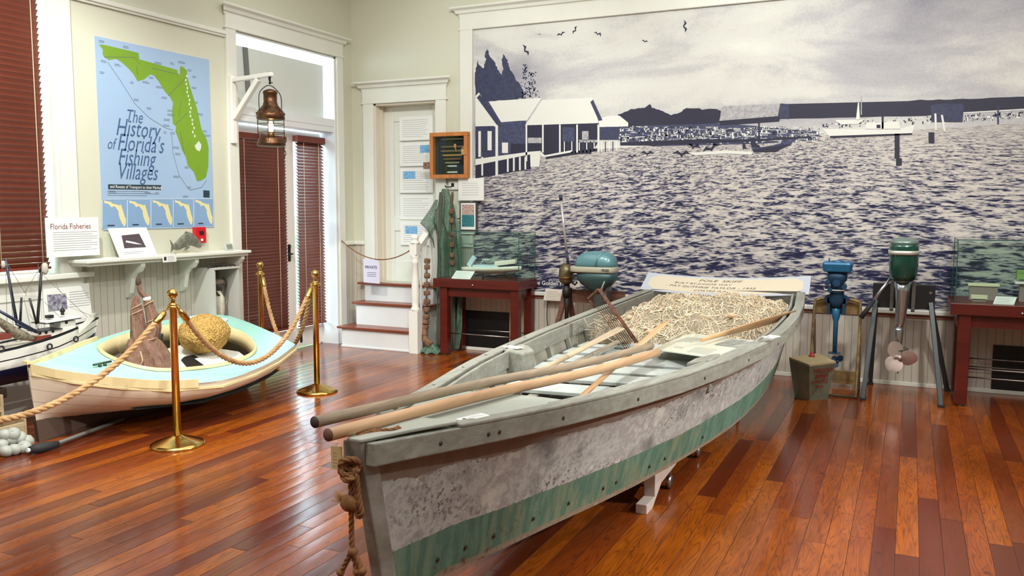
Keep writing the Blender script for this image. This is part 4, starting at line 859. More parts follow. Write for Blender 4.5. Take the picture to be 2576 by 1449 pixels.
# ---------------------------------------------------------------- poles and oars
tape = M('pole_tie', (214, 190, 130), .7)
def pole(label, p, q_, r0_, r1_, mat, ties, name='pole', endmat=None):
    t = thing(name, label, 'pole', (Vector(p)+Vector(q_))/2); p, q_ = Vector(p), Vector(q_); d = q_-p; nn = 14; pts = []; rs = []
    for i in range(nn+1):
        f = i/nn; pts.append(p+d*f+Vector((0, 0, 1))*.006*math.sin(f*7)+Vector((.004*math.sin(f*11), 0, 0))); rs.append(lerp(r0_, r1_, f)*(1+.03*math.sin(f*37)))
    m = MB(); m.tube(pts, rs, 20); m.build('shaft', mat, t)
    m = MB(); m.lathe([(r0_*.0, -.002), (r0_*.97, -.002), (r0_*.98, .0005)], p, d.normalized(), 20); m.build('cut_end', endmat or M('cut_end', (104, 70, 56), .6), t)
    for f in ties: m = MB(); m.tube([p+d*f-d.normalized()*.002, p+d*f+d.normalized()*.002], lerp(r0_, r1_, f)*1.06, 18); m.build('tie', tape, t)
    return t
gp = wood('pole_grey', (128, 112, 94), (168, 148, 124), 8, 1, .7, .3); tp_ = wood('pole_tan', (176, 138, 102), (206, 166, 128), 6, 1, .5, .1); orw = wood('oar_orange', (198, 150, 106), (222, 178, 132), 5, 1, .5, .08)
pole('weathered grey pole, darker of the two laid along the bow of the skiff', aZ(792, 1062, .888), aZ(1640, 872, .735), .0185, .020, gp, (.14,), endmat=M('cut_end_dark', (58, 44, 40), .6))
pole('smooth tan pole overhanging the bow nearest the viewer', aZ(826, 1094, .892), aZ(1655, 889, .745), .0195, .0225, tp_, (.035,))
def oar(label, p, q_, r, bl, bw, mat, flip=None, th=.012):
    p, q_ = Vector(p), Vector(q_); d = (q_-p).normalized(); sd = d.cross(Vector((0, 0, 1))).normalized()
    if flip: sd = (sd*math.cos(flip)+sd.cross(d)*math.sin(flip)).normalized()
    nr = sd.cross(d); t = thing('oar', label, 'oar', (p+q_)/2); L = (q_-p).length
    m = MB(); m.tube([p, p+d*(L-bl*.95)], [r, r*.9], 14); m.build('shaft', mat, t)
    m = MB(); secs = []
    for i in range(15):
        f = i/14; w = lerp(r*1.1, bw, min(1, f*1.6)**.8)*(1 if f < .93 else .93); h = lerp(r*.95, th/2, min(1, f*1.5)); c = p+d*(L-bl+bl*f)
        secs.append([c+sd*w*math.cos(2*PI*k/16)+nr*h*math.sin(2*PI*k/16) for k in range(16)])
    m.loft(secs, closed=True, cap=True); m.build('blade', mat, t); return t
oar('old grey oar leaning on the port ribs beside the rusty rack', aZ(1352, 936, .64), aZ(1580, 816, .76), .017, .9, .035, wood('oar_grey', (160, 140, 114), (190, 172, 146), 6, 1, .7, .2))
oar('worn thin board oar lying just below the grey oar inside the skiff', aZ(1385, 942, .632), aZ(1585, 845, .645), .013, .8, .03, wood('oar_grey2', (142, 130, 112), (172, 160, 140), 6, 1, .7, .2))
oar('slim orange wooden oar running from the floor slats up onto the net', aZ(1436, 1022, .632), aZ(1672, 812, .80), .014, 1.1, .038, orw, .35)
oar('orange oar blade lying on the net beside the starboard rail', aZ(1775, 852, .76), aZ(1990, 792, .80), .012, 1.2, .06, orw, .75)
# rope on foredeck and at the bow
mr = M('manila_dark', (140, 96, 56), .85, c2=(104, 66, 38), vs=30)
rp = thing('bow_rope', 'old brown rope with frayed knots hanging from the bow of the grey skiff', 'rope', aZ(885, 1170, .8))
q = MB(); q.rope(smooth_path([aZ(1004, 1076, .868), aZ(985, 1083, .868), aZ(950, 1085, .868), aZ(915, 1092, .868), aZ(893, 1105, .86), aZ(880, 1120, .83)+Vector((-.012, 0, 0)), aZ(880, 1150, .80)]), .0085); q.build('deck_rope', mr, rp)
def bq(x, y): return aY(x, y, 1.985)
q = MB()
kn = bq(881, 1178)
for k in range(3): q.rope([kn+Vector((.022*math.cos(a), .02*math.sin(a+k), .018*math.sin(a)+.012*(k-1))) for a in [2*PI*i/12 for i in range(12)]], .0095)
q.build('top_knot', mr, rp)
q = MB(); q.rope(smooth_path([kn, bq(882, 1210), bq(884, 1245), bq(886, 1262)]), .0085); q.rope(smooth_path([kn+Vector((.01, 0, 0)), bq(897, 1200), bq(901, 1240), bq(907, 1275), bq(911, 1290), bq(903, 1300), bq(897, 1290), bq(899, 1262), bq(893, 1225), bq(888, 1190)]), .0085); q.build('side_loop', mr, rp)
q = MB(); q.ball(bq(881, 1265), .028, 14, (1.1, .8, 1), f=lambda d: 1+.2*noise.noise(d*4)); q.build('middle_knot', mr, rp)
q = MB(); c0 = bq(870, 1260)
for k in range(40): d = Vector((-1, random.gauss(0, .5), random.gauss(.3, .35))).normalized(); q.tube([c0, c0+d*.025, c0+d*random.uniform(.03, .045)+Vector((0, 0, .006))], .0009, 4)
q.build('frayed_end', M('fray', (176, 132, 84), .9), rp)
q = MB(); q.rope(smooth_path([bq(884, 1275), bq(884, 1320), bq(885, 1360), bq(887, 1385)]), .0085); q.build('lower_rope', mr, rp)
q = MB(); q.ball(bq(888, 1388), .016, 12); q.rope(smooth_path([bq(886, 1385), bq(874, 1408), bq(866, 1425), bq(859, 1438)]), .0085); q.ball(bq(857, 1440), .013, 10); q.rope(smooth_path([bq(890, 1388), bq(898, 1405), bq(905, 1425), bq(910, 1437)]), .0095); q.ball(bq(911, 1438), .014, 10); q.rope(smooth_path([bq(888, 1390), bq(893, 1412), bq(897, 1434)]), .0085); q.ball(bq(898, 1438), .013, 10); q.build('tail_ends', mr, rp)
t = thing('paper_tag', 'yellowed paper tag hanging by a thread from the tan pole', 'tag', aZ(846, 1150, .8))
a_ = [aY(x, y, 2.0) for x, y in ((832, 1122), (860, 1124), (862, 1183), (834, 1180))]; q = MB(); q.prism(a_, (0, .001, 0)); q.build('card', M('tag_yellow', (200, 176, 128), .7), t)
q = MB(); lines(q, a_[3]+Vector((.006, -.0006, .006)), (1, 0, 0), (0, 0, 1), .016, .05, 5, th=.12); q.build('writing', M('tag_ink', (150, 128, 92), .7), t)
q = MB(); q.tube([aY(847, 1123, 2.0), aZ(853, 1088, .87)], .0008, 4); q.build('thread', tape, t)
def flatcard(label, c, wx, wy, ang, tilt=0, lines_n=4, emb=True, name='label_card', th=.004, side=RT):
    t = thing(name, label, 'label', c); R = Matrix.Rotation(ang, 3, 'Z') @ Matrix.Rotation(tilt, 3, 'X'); c = Vector(c)
    q = MB(); q.cbox(c+R @ Vector((0, 0, th/2)), (wx, wy, th), R); q.build('card', paper, t)
    q = MB(); lines(q, c+R @ Vector((-wx*.2, -wy*.35, th+.0006)), R @ Vector((1, 0, 0)), R @ Vector((0, 1, 0)), wx*.6, wy*.7, lines_n, th=.2); q.build('text_lines', greyink, t)
    if emb: q = MB(); q.face([c+R @ Vector((x*wx, y*wy, th+.0007)) for x, y in ((-.38, -.2), (-.28, -.2), (-.28, .2), (-.38, .2))]); q.build('emblem', ink, t)
    return t
flatcard('white label card lying on the foredeck of the grey skiff', aZ(1190, 1052, .841), .115, .045, math.atan2((aZ(1230, 1048, .83)-aZ(1160, 1065, .83)).y, (aZ(1230, 1048, .83)-aZ(1160, 1065, .83)).x))
flatcard('white label card balanced on the port gunwale of the skiff', aZ(1290, 874, Zs(2.3)+.0), .11, .06, math.radians(-15))
flatcard('white label card on the starboard gunwale beside the net', aZ(1940, 848, Zs(3.7)+.045), .10, .06, math.radians(70))
bp_ = thing('info_board', 'clear glossy information sheet with map print lying across the skiff thwart', 'sign', bp(2.95, .3, .7))
cs = [aZ(1640, 880, .66), aZ(1838, 908, .785), aZ(1925, 862, .79), aZ(1735, 840, .665)]
q = MB(); q.prism(cs, (0, 0, .006)); q.build('board', M('board_pale_green', (212, 220, 208), .15), bp_)
def ib(u, v): return cs[0].lerp(cs[1], u).lerp(cs[3].lerp(cs[2], u), v)+Vector((0, 0, .0072))
q = MB(); q.face([ib(.58, .55), ib(.93, .55), ib(.95, .92), ib(.62, .95)]); q.build('photograph', M('photo_grey', (176, 178, 172), .4, c2=(110, 110, 104), vs=12), bp_)
q = MB(); lines(q, ib(.08, .5), (cs[1]-cs[0]).normalized(), (cs[3]-cs[0]).normalized(), .28, .2, 9, th=.2); lines(q, ib(.45, .06), (cs[1]-cs[0]).normalized(), (cs[3]-cs[0]).normalized(), .3, .2, 8, th=.15); q.build('text_lines', M('ink_green_grey', (120, 126, 116), .6), bp_)
q = MB(); text_into(q, 'POLE SKIFF', .03, ib(.2, .2), (cs[1]-cs[0]).normalized(), (cs[3]-cs[0]).normalized()*1.2); q.build('heading', M('ink_olive', (88, 88, 70), .6), bp_)
# ---------------------------------------------------------------- rusty tong rack
rk = thing('oyster_tongs', 'rusty iron oyster tong basket of thin rods leaning on the port gunwale', 'tongs', aZ(1550, 800, .75))
rust = M('rust', (112, 70, 46), .8, c2=(70, 44, 34), vs=30, bump=.4)
pA, pB = aZ(1505, 732, .97)*1, bp(3.35, -.42, .47); pA = bp(3.72, -.92, 1.0)
pA = aY(1505, 728, bp(3.3, 0, 0).y); pB = aY(1600, 862, bp(3.28, 0, 0).y)
dd = (pB-pA).normalized(); wv_ = Vector((-.85, .30, -.35)).normalized(); wv_ = (wv_-dd*wv_.dot(dd)).normalized()
q = MB()
for k in range(2): q.tube([pA+wv_*.0+Vector((0, .03*k, 0)), pB+Vector((0, .03*k, 0))], .008, 8)
q.build('long_rails', rust, rk)
q = MB()
for k in range(26): c0 = pA.lerp(pB, .06+.9*k/25); q.tube([c0, c0+Vector((0, .03, 0))], .003, 5)
q.build('rungs', rust, rk)
pc = pA+wv_*.115
q = MB(); q.bar(pA, pc, .02, .012); q.tube([pc, pc+dd*.08], .006, 6); q.build('top_bar', rust, rk)
q = MB()
for k in range(7): a0 = pA.lerp(pc, (k+.6)/7.3); q.tube(smooth_path([a0, a0+dd*.14+Vector((0, .015, 0)), a0+dd*.30+Vector((0, .01, 0)), a0+dd*(.40+.01*k)]), .0026, 5)
q.build('tines', rust, rk)
# ================================================================== SMALL TEAL DECKED BOAT (leans towards the room)
def zd(X, Y): return .485-.215*(X+5.12)
near = [(3.585, -5.17), (3.66, -4.98), (3.76, -4.84), (3.88, -4.68), (4.11, -4.48), (4.46, -4.36), (4.84, -4.40), (5.22, -4.50), (5.62, -4.66)]
far = [(3.585, -5.18), (3.74, -5.235), (3.92, -5.30), (4.24, -5.42), (4.70, -5.545), (5.08, -5.62), (5.42, -5.635), (5.62, -5.60), (5.74, -5.50)]
near = [(p.x, p.y) for p in smooth_path([(a, b, 0) for a, b in near], 6)]; far = [(p.x, p.y) for p in smooth_path([(a, b, 0) for a, b in far], 6)]
def nX(y): return interp(y, *zip(*near))
def fX(y): return interp(y, *zip(*far))
tb = thing('wooden_dinghy', 'small cream boat with pale teal deck and oval cockpit by the left wall', 'boat', (-5.1, 4.7, 0))
teal = M('deck_teal', (168, 222, 210), .35, var=.05, vs=3); hullc = M('dinghy_hull', (226, 208, 186), .4); crm = M('dinghy_trim', (230, 210, 160), .4)
def hullpt(y, v, sg):
    # v 0 sheer -> 1 keel ; rounded section, keel line low
    xs = nX(y) if sg > 0 else fX(y); cx = -5.16; zs = zd(xs, y)
    kz = interp(y, [3.58, 4.2, 5.0, 5.75], [.13, .08, .085, .14]); t_ = v
    tu = interp(y, [3.58, 4.0, 5.2, 5.75], [.05, .62, .62, .35])  # fullness
    x = cx+(xs-cx)*(1-(t_**(1.2+2.2*tu)))*1.0; return Vector((x, y+.03*v*(1 if y < 3.7 else 0), lerp(zs, kz, t_**(.82))))
ys = [3.585, 3.62, 3.68, 3.76, 3.88, 4.0, 4.2, 4.46, 4.7, 4.95, 5.2, 5.42, 5.62]
hs = MB()
for sg in (1, -1): hs.loft([[hullpt(y, v/12, sg) for v in range(13)] for y in ys])
tr = [hullpt(5.62, v/12, 1) for v in range(13)]+[hullpt(5.62, 1-v/12, -1) for v in range(13)]; hs.face(tr)
t_ = NT('dinghy_planked_hull'); gm_ = t_.n('SeparateXYZ'); t_.set(gm_, 0, t_.obj()); ff = t_.m_('FRACT', t_.m_('DIVIDE', t_.m_('ADD', gm_.outputs[2], t_.m_('MULTIPLY', gm_.outputs[0], .16)), .085)); gg = t_.ramp(ff, [(0, (0, 0, 0)), (.035, (1, 1, 1))])
t_.set(t_.b, 'Base Color', t_.mix(gg, lin((168, 144, 124)), lin((228, 210, 190)))); t_.b.inputs['Roughness'].default_value = .4; t_.bump(gg, .3, .004)
hs.build('hull', t_.m, tb)
q = MB(); q.prism([(-5.17, 3.60, .14), (-5.15, 3.60, .0), (-5.13, 4.3, .0), (-5.13, 5.5, .0), (-5.13, 5.62, .14), (-5.13, 4.6, .1)], (.03, 0, 0)); q.build('keel', M('keel_brown', (70, 50, 38), .6), tb)
# deck with oval cockpit
coc = [(4.19, -5.26), (4.41, -5.36), (4.70, -5.43), (4.98, -5.44), (5.22, -5.37), (5.37, -5.20), (5.37, -4.99), (5.20, -4.72), (4.98, -4.60), (4.68, -4.56), (4.40, -4.60), (4.20, -4.69), (4.11, -4.85), (4.11, -5.08)]
cc = [Vector((x, y, 0)) for y, x in coc]; sp_ = smooth_path(cc+[cc[0]], 6)[:-1]
def onD(p, k=0): return Vector((p[0], p[1], zd(p[0], p[1])+k+.018*(1-min(1, abs((p[0]-(nX(p[1])+fX(p[1]))/2)/max(.05, (nX(p[1])-fX(p[1]))/2)))**2)))
ctr = Vector((-5.03, 4.74, 0))
def outer(d):  # intersect direction with the outline
    best = None; ol = [Vector((x, y, 0)) for y, x in near]+[Vector((x, y, 0)) for y, x in reversed(far)]
    for a, b in zip(ol, ol[1:]+ol[:1]):
        e = b-a; den = d.x*e.y-d.y*e.x
        if abs(den) < 1e-9: continue
        w_ = a-ctr; t1 = (w_.x*e.y-w_.y*e.x)/den; u1 = (w_.x*d.y-w_.y*d.x)/den
        if t1 > 0 and -1e-6 <= u1 <= 1+1e-6 and (best is None or t1 < best): best = t1
    return ctr+d*best
NA = 240; ring = []
def inner_at(d):
    best = None
    for a, b in zip(sp_, sp_[1:]+sp_[:1]):
        e = b-a; den = d.x*e.y-d.y*e.x
        if abs(den) < 1e-12: continue
        w_ = a-ctr; t1 = (w_.x*e.y-w_.y*e.x)/den; u1 = (w_.x*d.y-w_.y*d.x)/den
        if t1 > 0 and -1e-6 <= u1 <= 1+1e-6: best = t1
    return ctr+d*best
rows = []
for i in range(NA):
    d = Vector((math.cos(2*PI*i/NA), math.sin(2*PI*i/NA), 0)); I, O = inner_at(d), outer(d); rows.append([onD(I.lerp(O, k/6), .0) for k in range(7)])
q = MB(); q.loft(rows+[rows[0]]); q.build('deck', teal, tb)
q = MB(); secs = []
for i in range(NA+1):
    d = Vector((math.cos(2*PI*i/NA), math.sin(2*PI*i/NA), 0)); I = inner_at(d); secs.append([onD(I+d*.014, .004), onD(I+d*.010, .022), onD(I-d*.006, .022), onD(I-d*.010, -.105), onD(I+d*.002, -.105)])
q.loft(secs); q.build('coaming', crm, tb)
q = MB()
for pts, s0, s1 in ((near, 3.59, 4.28), (far, 3.59, 4.32)):
    secs = []
    for i in range(13):
        y = lerp(s0, s1, i/12); x = interp(y, *zip(*pts)); s_ = 1 if pts is near else -1
        secs.append([Vector((x+s_*.006, y, zd(x, y)-.03)), Vector((x+s_*.006, y, zd(x, y)+.028)), Vector((x-s_*.018, y, zd(x, y)+.028)), Vector((x-s_*.018, y, zd(x, y)-.0))])
    q.loft(secs, closed=True, cap=True, smooth=False)
q.prism([(-5.20, 3.565, .52), (-5.15, 3.565, .52), (-5.15, 3.60, .52), (-5.20, 3.60, .52)], (0, 0, .02)); q.build('toe_rail', crm, tb)
q = MB(); secs = []
for y in [3.59, 3.7, 3.88, 4.11, 4.46, 4.84, 5.22, 5.62]:
    x = nX(y); secs.append([Vector((x+.002, y, zd(x, y)-.055)), Vector((x+.014, y, zd(x, y)-.05)), Vector((x+.014, y, zd(x, y)-.035)), Vector((x+.002, y, zd(x, y)-.03))])
q.loft(secs, closed=True, cap=True, smooth=False); q.build('rub_strake', crm, tb)
q = MB(); q.loft([[Vector((lerp(fX(y)+.1, nX(y)-.12, k/6), y, .22-.10*(lerp(fX(y)+.1, nX(y)-.12, k/6)+5.12))) for k in range(7)] for y in (4.0, 4.4, 4.8, 5.2, 5.5)]); q.build('cockpit_floor', M('cockpit_dark', (58, 68, 66), .6, c2=(40, 46, 46), vs=5), tb)
for y in (4.3, 4.6, 4.9, 5.2): q = MB(); q.bar((-5.48, y, .30), (-5.42, y, zd(-5.4, y)-.02), .02, .03); q.build('rib', M('rib_dark', (70, 78, 72), .6), tb)
def sl(x, y, z0): return Vector((x, y, z0-.2*(x+5.0)))
q = MB(); pl = [aP(x, y, .345, -.2, -5.0) for x, y in ((408, 884), (470, 868), (600, 888), (622, 904), (560, 922), (470, 936), (424, 938))]; q.prism(pl, (0, 0, .012)); q.build('white_platform', M('platform_white', (226, 228, 226), .45), tb)
q = MB(); q.face([p for p in smooth_path([aP(x, y, .359, -.2, -5.0) for x, y in ((455, 906), (463, 898), (478, 894), (494, 896), (530, 926), (524, 933), (494, 936), (474, 927), (455, 906))], 4)][:-1]); q.build('well_opening', M('well_shade', (24, 16, 12), .8), tb)  # flat dark face on the platform, coloured as the shade inside a hole
q = MB(); q.lathe([(.012, 0), (.01, .02)], onD((-4.93, 3.93), .0), n=10); q.lathe([(.012, 0), (.01, .02)], onD((-4.93, 3.97), 0), n=10); q.tube([onD((-4.93, 3.88), .022), onD((-4.93, 4.02), .022)], .008, 8); q.build('deck_cleat', M('bronze_green', (70, 84, 66), .5, .6), tb)
def deckcard(name, label, pts, k=.004, mat=paper, n=4):
    c = sum((Vector(p) for p in pts), Vector())/4; t = thing(name, label, 'sign', c); q = MB(); q.prism(pts, (0, 0, .004)); q.build('card', mat, t)
    a, b, d_ = Vector(pts[0]), Vector(pts[1]), Vector(pts[3]); q = MB(); lines(q, a.lerp(b, .1)+(d_-a)*.1+Vector((0, 0, .0048)), (b-a).normalized(), (d_-a).normalized(), (b-a).length*.8, (d_-a).length*.8, n, th=.12); q.build('text_lines', greyink, t); return t
deckcard('info_card', 'white sheet lying on the far edge of the teal deck behind the sponge', [onD(p, .008) for p in ((-5.56, 5.30), (-5.30, 5.48), (-5.38, 5.60), (-5.60, 5.46))], n=3)
deckcard('info_card', 'white sheet partly covering the dark oval opening inside the cockpit', [aP(x, y, .364, -.2, -5.0) for x, y in ((490, 903), (530, 931), (600, 915), (548, 893))], n=6)
deckcard('info_card', 'narrow white strip lying by the sponge in the cockpit', [sl(*p, .362) for p in ((-4.86, 5.12), (-4.82, 5.15), (-4.96, 5.24), (-5.0, 5.2))], n=1) if 0 else None
# sponge
spg = M('sponge', (176, 136, 70), .95, c2=(140, 98, 46), vs=22)
t_ = NT('sponge_porous'); v = t_.obj(); vo = t_.n('TexVoronoi', {'Scale': 75.}); t_.set(vo, 'Vector', v); n = t_.noise(v, 30, 5, .7); h = t_.m_('ADD', vo.outputs[0], t_.m_('MULTIPLY', n, .7))
t_.set(t_.b, 'Base Color', t_.ramp(h, [(.38, lin((84, 54, 26))), (.52, lin((166, 124, 64))), (.9, lin((206, 168, 100)))])); t_.b.inputs['Roughness'].default_value = .95; t_.b.inputs['Specular IOR Level'].default_value = .1; t_.bump(h, .8, .012)
q = MB(); q.ball(sl(-5.04, 4.98, .345)+Vector((0, 0, .18)), .182, 128, (1.06, 1.06, .86), f=lambda d: 1+.10*noise.noise(d*1.6+Vector((3, 1, 0)))+.035*noise.noise(d*6)+.03*noise.noise(d*16)+.02*noise.noise(d*34)-.05*max(0, -d.z))
tag(q.build('sea_sponge', t_.m, base=sl(-5.02, 5.0, .345)), 'huge round golden brown sea sponge resting in the teal boat cockpit', 'sponge')
# cast net bundle
cn_ = thing('cast_net', 'tall bunched pinkish brown cast net with tied points standing in the cockpit', 'net', (-4.97, 4.36, .33))
nb_ = NT('burlap_net'); v = nb_.obj(); n = nb_.noise(nb_.vec(v, (20, 20, 5)), 2., 6, .7, .8); vo = nb_.noise(v, 140, 2); nb_.set(nb_.b, 'Base Color', nb_.mix(nb_.m_('MULTIPLY', vo, .3), nb_.ramp(n, [(.3, lin((112, 78, 62))), (.7, lin((168, 132, 112)))]), lin((90, 60, 48)))); nb_.b.inputs['Roughness'].default_value = .9; nb_.bump(nb_.m_('ADD', n, nb_.m_('MULTIPLY', vo, .4)), .8, .015); nb_ = nb_.m
def wrap(cpts, rads, seed, fold=.13):
    q = MB(); P = smooth_path(cpts, 6); m_ = len(P); secs = []
    for i, p in enumerate(P):
        f = i/(m_-1); r = interp(f, [k/(len(rads)-1) for k in range(len(rads))], rads)
        secs.append([p+Vector((math.cos(a), math.sin(a), 0))*r*(1+fold*math.sin(a*5+seed+f*4)+.07*math.sin(a*11+f*9+seed)+.08*noise.noise(Vector((math.cos(a)*2, math.sin(a)*2, f*8+seed)))) for a in [2*PI*k/40 for k in range(40)]])
    q.loft(secs, closed=True, cap=True); return q
wrap([(-4.93, 4.38, .30), (-4.95, 4.37, .37), (-4.98, 4.36, .46), (-5.0, 4.36, .56), (-5.01, 4.36, .60)], [.15, .165, .15, .11, .075], 1.).build('net_base', nb_, cn_)
wrap([(-5.0, 4.34, .56), (-5.03, 4.34, .66), (-5.045, 4.345, .78), (-5.055, 4.35, .85), (-5.06, 4.355, .90)], [.07, .05, .04, .028, .014], 2., .1).build('left_column', nb_, cn_)
wrap([(-4.99, 4.38, .57), (-4.965, 4.42, .68), (-4.985, 4.42, .78), (-5.01, 4.41, .87), (-5.035, 4.38, .93), (-5.04, 4.37, .99)], [.07, .048, .036, .026, .02, .012], 3., .1).build('right_column', nb_, cn_)
q = MB()
for c, r in (((-5.0, 4.36, .575), .088), ((-5.045, 4.345, .78), .043), ((-5.05, 4.348, .82), .038), ((-5.0, 4.414, .84), .034), ((-4.972, 4.42, .72), .046)):
    q.rope([Vector(c)+Vector((math.cos(a)*r, math.sin(a)*r, .02*math.sin(a+1))) for a in [2*PI*i/20 for i in range(21)]], .004)
q.tube(smooth_path([(-4.90, 4.24, .52), (-4.86, 4.22, .46), (-4.88, 4.21, .41), (-4.80, 4.22, .40), (-4.83, 4.21, .36)]), .005, 6); q.build('lashing', M('lashing', (196, 166, 136), .9), cn_)
q = MB(); q.ball((-5.042, 4.37, 1.0), .022, 12, (.9, .9, 1.5), f=lambda d: 1+.3*noise.noise(d*5)); q.build('top_knot', M('knot_dark', (84, 64, 52), .9), cn_)
q = MB(); q.lathe([(.028, 0), (.03, .012), (.028, .03)], (-5.01, 4.41, .86), n=16); q.build('white_ring', white, cn_)
# ================================================================== STANCHIONS AND ROPES
ropem = M('manila_rope', (196, 158, 112), .8, c2=(164, 124, 80), vs=18)
def stanchion(loc, label):
    t = thing('rope_post', label, 'stanchion', loc, 'brass rope posts around the small boat'); x, y, z = loc
    q = MB(); q.lathe([(.168, 0), (.17, .008), (.166, .016), (.15, .024), (.09, .045), (.04, .062), (.028, .07)], loc, n=48); q.build('base', brass, t)
    q = MB(); q.lathe([(.024, .065), (.024, .91), (.027, .915), (.027, .925), (.012, .935)], loc, n=28); q.build('tube', brass, t)
    q = MB(); q.lathe([(.02, .925), (.013, .94), (.02, .948), (.011, .955), (.022, .963)], loc, n=24); q.ball((x, y, .99), .034, 28); q.build('ball_finial', brass, t)
    q = MB(); q.lathe([(.03, .895), (.034, .90), (.034, .908), (.03, .913)], loc, n=24)
    for a in (0, PI/2, PI, 3*PI/2):
        c = Vector((x, y, .902))+Vector((math.cos(a), math.sin(a), 0))*.04; q.tube([c+Vector((math.cos(a)*.012*math.cos(b), math.sin(a)*.012*math.cos(b), .012*math.sin(b))) for b in [2*PI*i/12 for i in range(12)]], .003, 6, closed=True)
    q.build('hook_ring', brass, t); return t
S1 = Vector((-4.25, 3.942, 0)); S2 = Vector((-4.448, 5.627, 0)); S3 = Vector((-5.60, 6.26, 0)); S0 = Vector((-4.35, 1.81, 0))
s1 = stanchion(S1, 'nearest polished brass rope post, in front of the teal boat')
dup(s1, S2, 'brass rope post right of the teal boat, on open floor'); dup(s1, S3, 'brass rope post half hidden behind the boat, before the left door blind')
dup(s1, S0, 'brass rope post beyond the left edge holding the nearest rope')
def barrier(label, a, b, s, r=.019):
    t = thing('barrier_rope', label, 'rope', (a+b)/2+Vector((0, 0, .6)), 'twisted ropes between the brass posts'); d = (b-a).normalized(); h = Vector((0, 0, .89))
    P = sag(a+h+d*.05, b+h-d*.05, s, 40); q = MB(); q.rope([P[0]+(P[4]-P[0]).normalized()*.10]+P[5:-5]+[P[-1]+(P[-5]-P[-1]).normalized()*.10], r, strands=3, n=8); q.build('rope', ropem, t)
    for k in (1, -1):
        c = P[0] if k == 1 else P[-1]; e = P[4] if k == 1 else P[-5]; dd_ = (e-c).normalized()
        q = MB(); q.lathe([(.004, .0), (.012, .004), (.021, .02), (.023, .045), (.023, .10), (.02, .105)], c+dd_*.012, dd_, 20); q.tube([c+dd_*.018, c-Vector((0, 0, -.012)), c-d*k*.012+Vector((0, 0, .012))], .004, 6); q.build('end_cap', brass, t)
barrier('thick tan rope sagging from the nearest brass post out past the left edge', S0, S1, .47)
barrier('thick tan rope sagging across the teal boat between the nearest and right posts', S1, S2, .49)
barrier('thick tan rope dipping behind the teal boat stern from far post to right post', S3, S2, .60)
# ================================================================== MODEL SHRIMP BOAT
MX = -5.50
def mp_(x, y, dx_=0): return aX(x, y, MX+dx_)
ms = thing('model_shrimp_boat', 'large white model shrimp boat with dark outriggers and nets at left edge', 'model boat', (MX, 3.7, .32))
bowY = mp_(248, 800).y; aftY = 2.55; Lm = bowY-aftY
def mh(y, v, sg):
    f = (y-aftY)/Lm; b = .135*(1-max(0, (f-.45)/.55)**2.2) if f > .45 else .135*(.85+.15*f/.45)
    if f > .985: b = .004
    zs = .60+.02*max(0, (.4-f))+.115*max(0, (f-.45)/.55)**1.8; kz = interp(f, [0, .1, .8, 1.], [.42, .335, .345, .5]); t_ = v; ym = y-.07*v*max(0, (f-.85)/.15)
    return Vector((MX+sg*b*(1-.02*v-.9*max(0, v-.45)**1.6/.38), ym, lerp(zs, kz, t_)))
sh = NT('model_hull_paint'); uvn = sh.n('UVMap'); s2 = sh.n('SeparateXYZ'); sh.set(s2, 0, uvn.outputs[0])
sh.set(sh.b, 'Base Color', sh.ramp(s2.outputs[1], [(0, lin((20, 24, 34))), (.07, lin((222, 220, 214))), (.28, lin((30, 32, 40))), (.31, lin((226, 224, 218))), (.52, lin((26, 34, 74)))], 'CONSTANT')); sh.b.inputs['Roughness'].default_value = .3
q = MB(); uv = []; yl = [aftY+Lm*f for f in (0, .1, .2, .3, .4, .5, .6, .7, .78, .85, .9, .94, .97, .99, 1)]
for sg in (1, -1):
    q.loft([[mh(y, v/10, sg) for v in range(11)] for y in yl]); uv += [(0, v/10) for y in yl for v in range(11)]
q.uv = uv; q.build('hull', sh.m, ms)
q = MB(); q.loft([[mh(y, .05, -1), mh(y, .05, 1)] for y in yl]); q.build('deck', M('model_deck', (206, 200, 186), .5), ms)
def bh(f): return aftY+Lm*f
def mbx(name, x0, x1, ya, yb, z0, z1, mat, slope=0, par=ms):
    q = MB(); q.prism([(MX+x0, ya, z0), (MX+x1, ya, z0), (MX+x1, yb, z0+slope), (MX+x0, yb, z0+slope)], (0, 0, z1-z0)); return q.build(name, mat, par, bevel=.002)
ya, yb = mp_(140, 850).y, mp_(178, 850).y; zt = mp_(160, 806).z
wl_ = M('model_white', (232, 230, 222), .4); mbx('pilothouse', -.06, .06, ya, yb, .60, zt, wl_)
mbx('pilothouse_roof', -.08, .08, mp_(96, 806).y, mp_(186, 798).y, zt, zt+.006, M('model_trim_dark', (34, 38, 52), .4), .008); mbx('roof_top', -.078, .078, mp_(97, 800).y, mp_(184, 795).y, zt+.006, zt+.018, wl_, .008)
mbx('deckhouse', -.055, .055, mp_(86, 850).y, ya, .60, mp_(120, 829).z, wl_); mbx('deckhouse_roof', -.07, .07, mp_(84, 828).y, ya+.01, mp_(120, 829).z, mp_(120, 829).z+.006, M('model_trim_dark', (34, 38, 52)))
q = MB(); q.loft([[Vector((MX+.09, yb+.0, .63)), Vector((MX+.085, yb, .68))], [Vector((MX+.05, bh(.95), .70)), Vector((MX+.045, bh(.95), .735))], [Vector((MX, bh(.995), .72)), Vector((MX, bh(.995), .75))], [Vector((MX-.05, bh(.95), .70)), Vector((MX-.045, bh(.95), .735))], [Vector((MX-.09, yb, .63)), Vector((MX-.085, yb, .68))]]); q.build('bow_bulwark', wl_, ms)
for (x, y, r) in ((100, 838, .012), (116, 836, .012), (133, 833, .012), (167, 811, .012)):
    q = MB(); p = mp_(x, y, .056 if x < 140 else .061); q.lathe([(r, 0), (r*.9, .003), (0, .003)], p, (1, 0, 0), 14); q.build('porthole', black, ms)
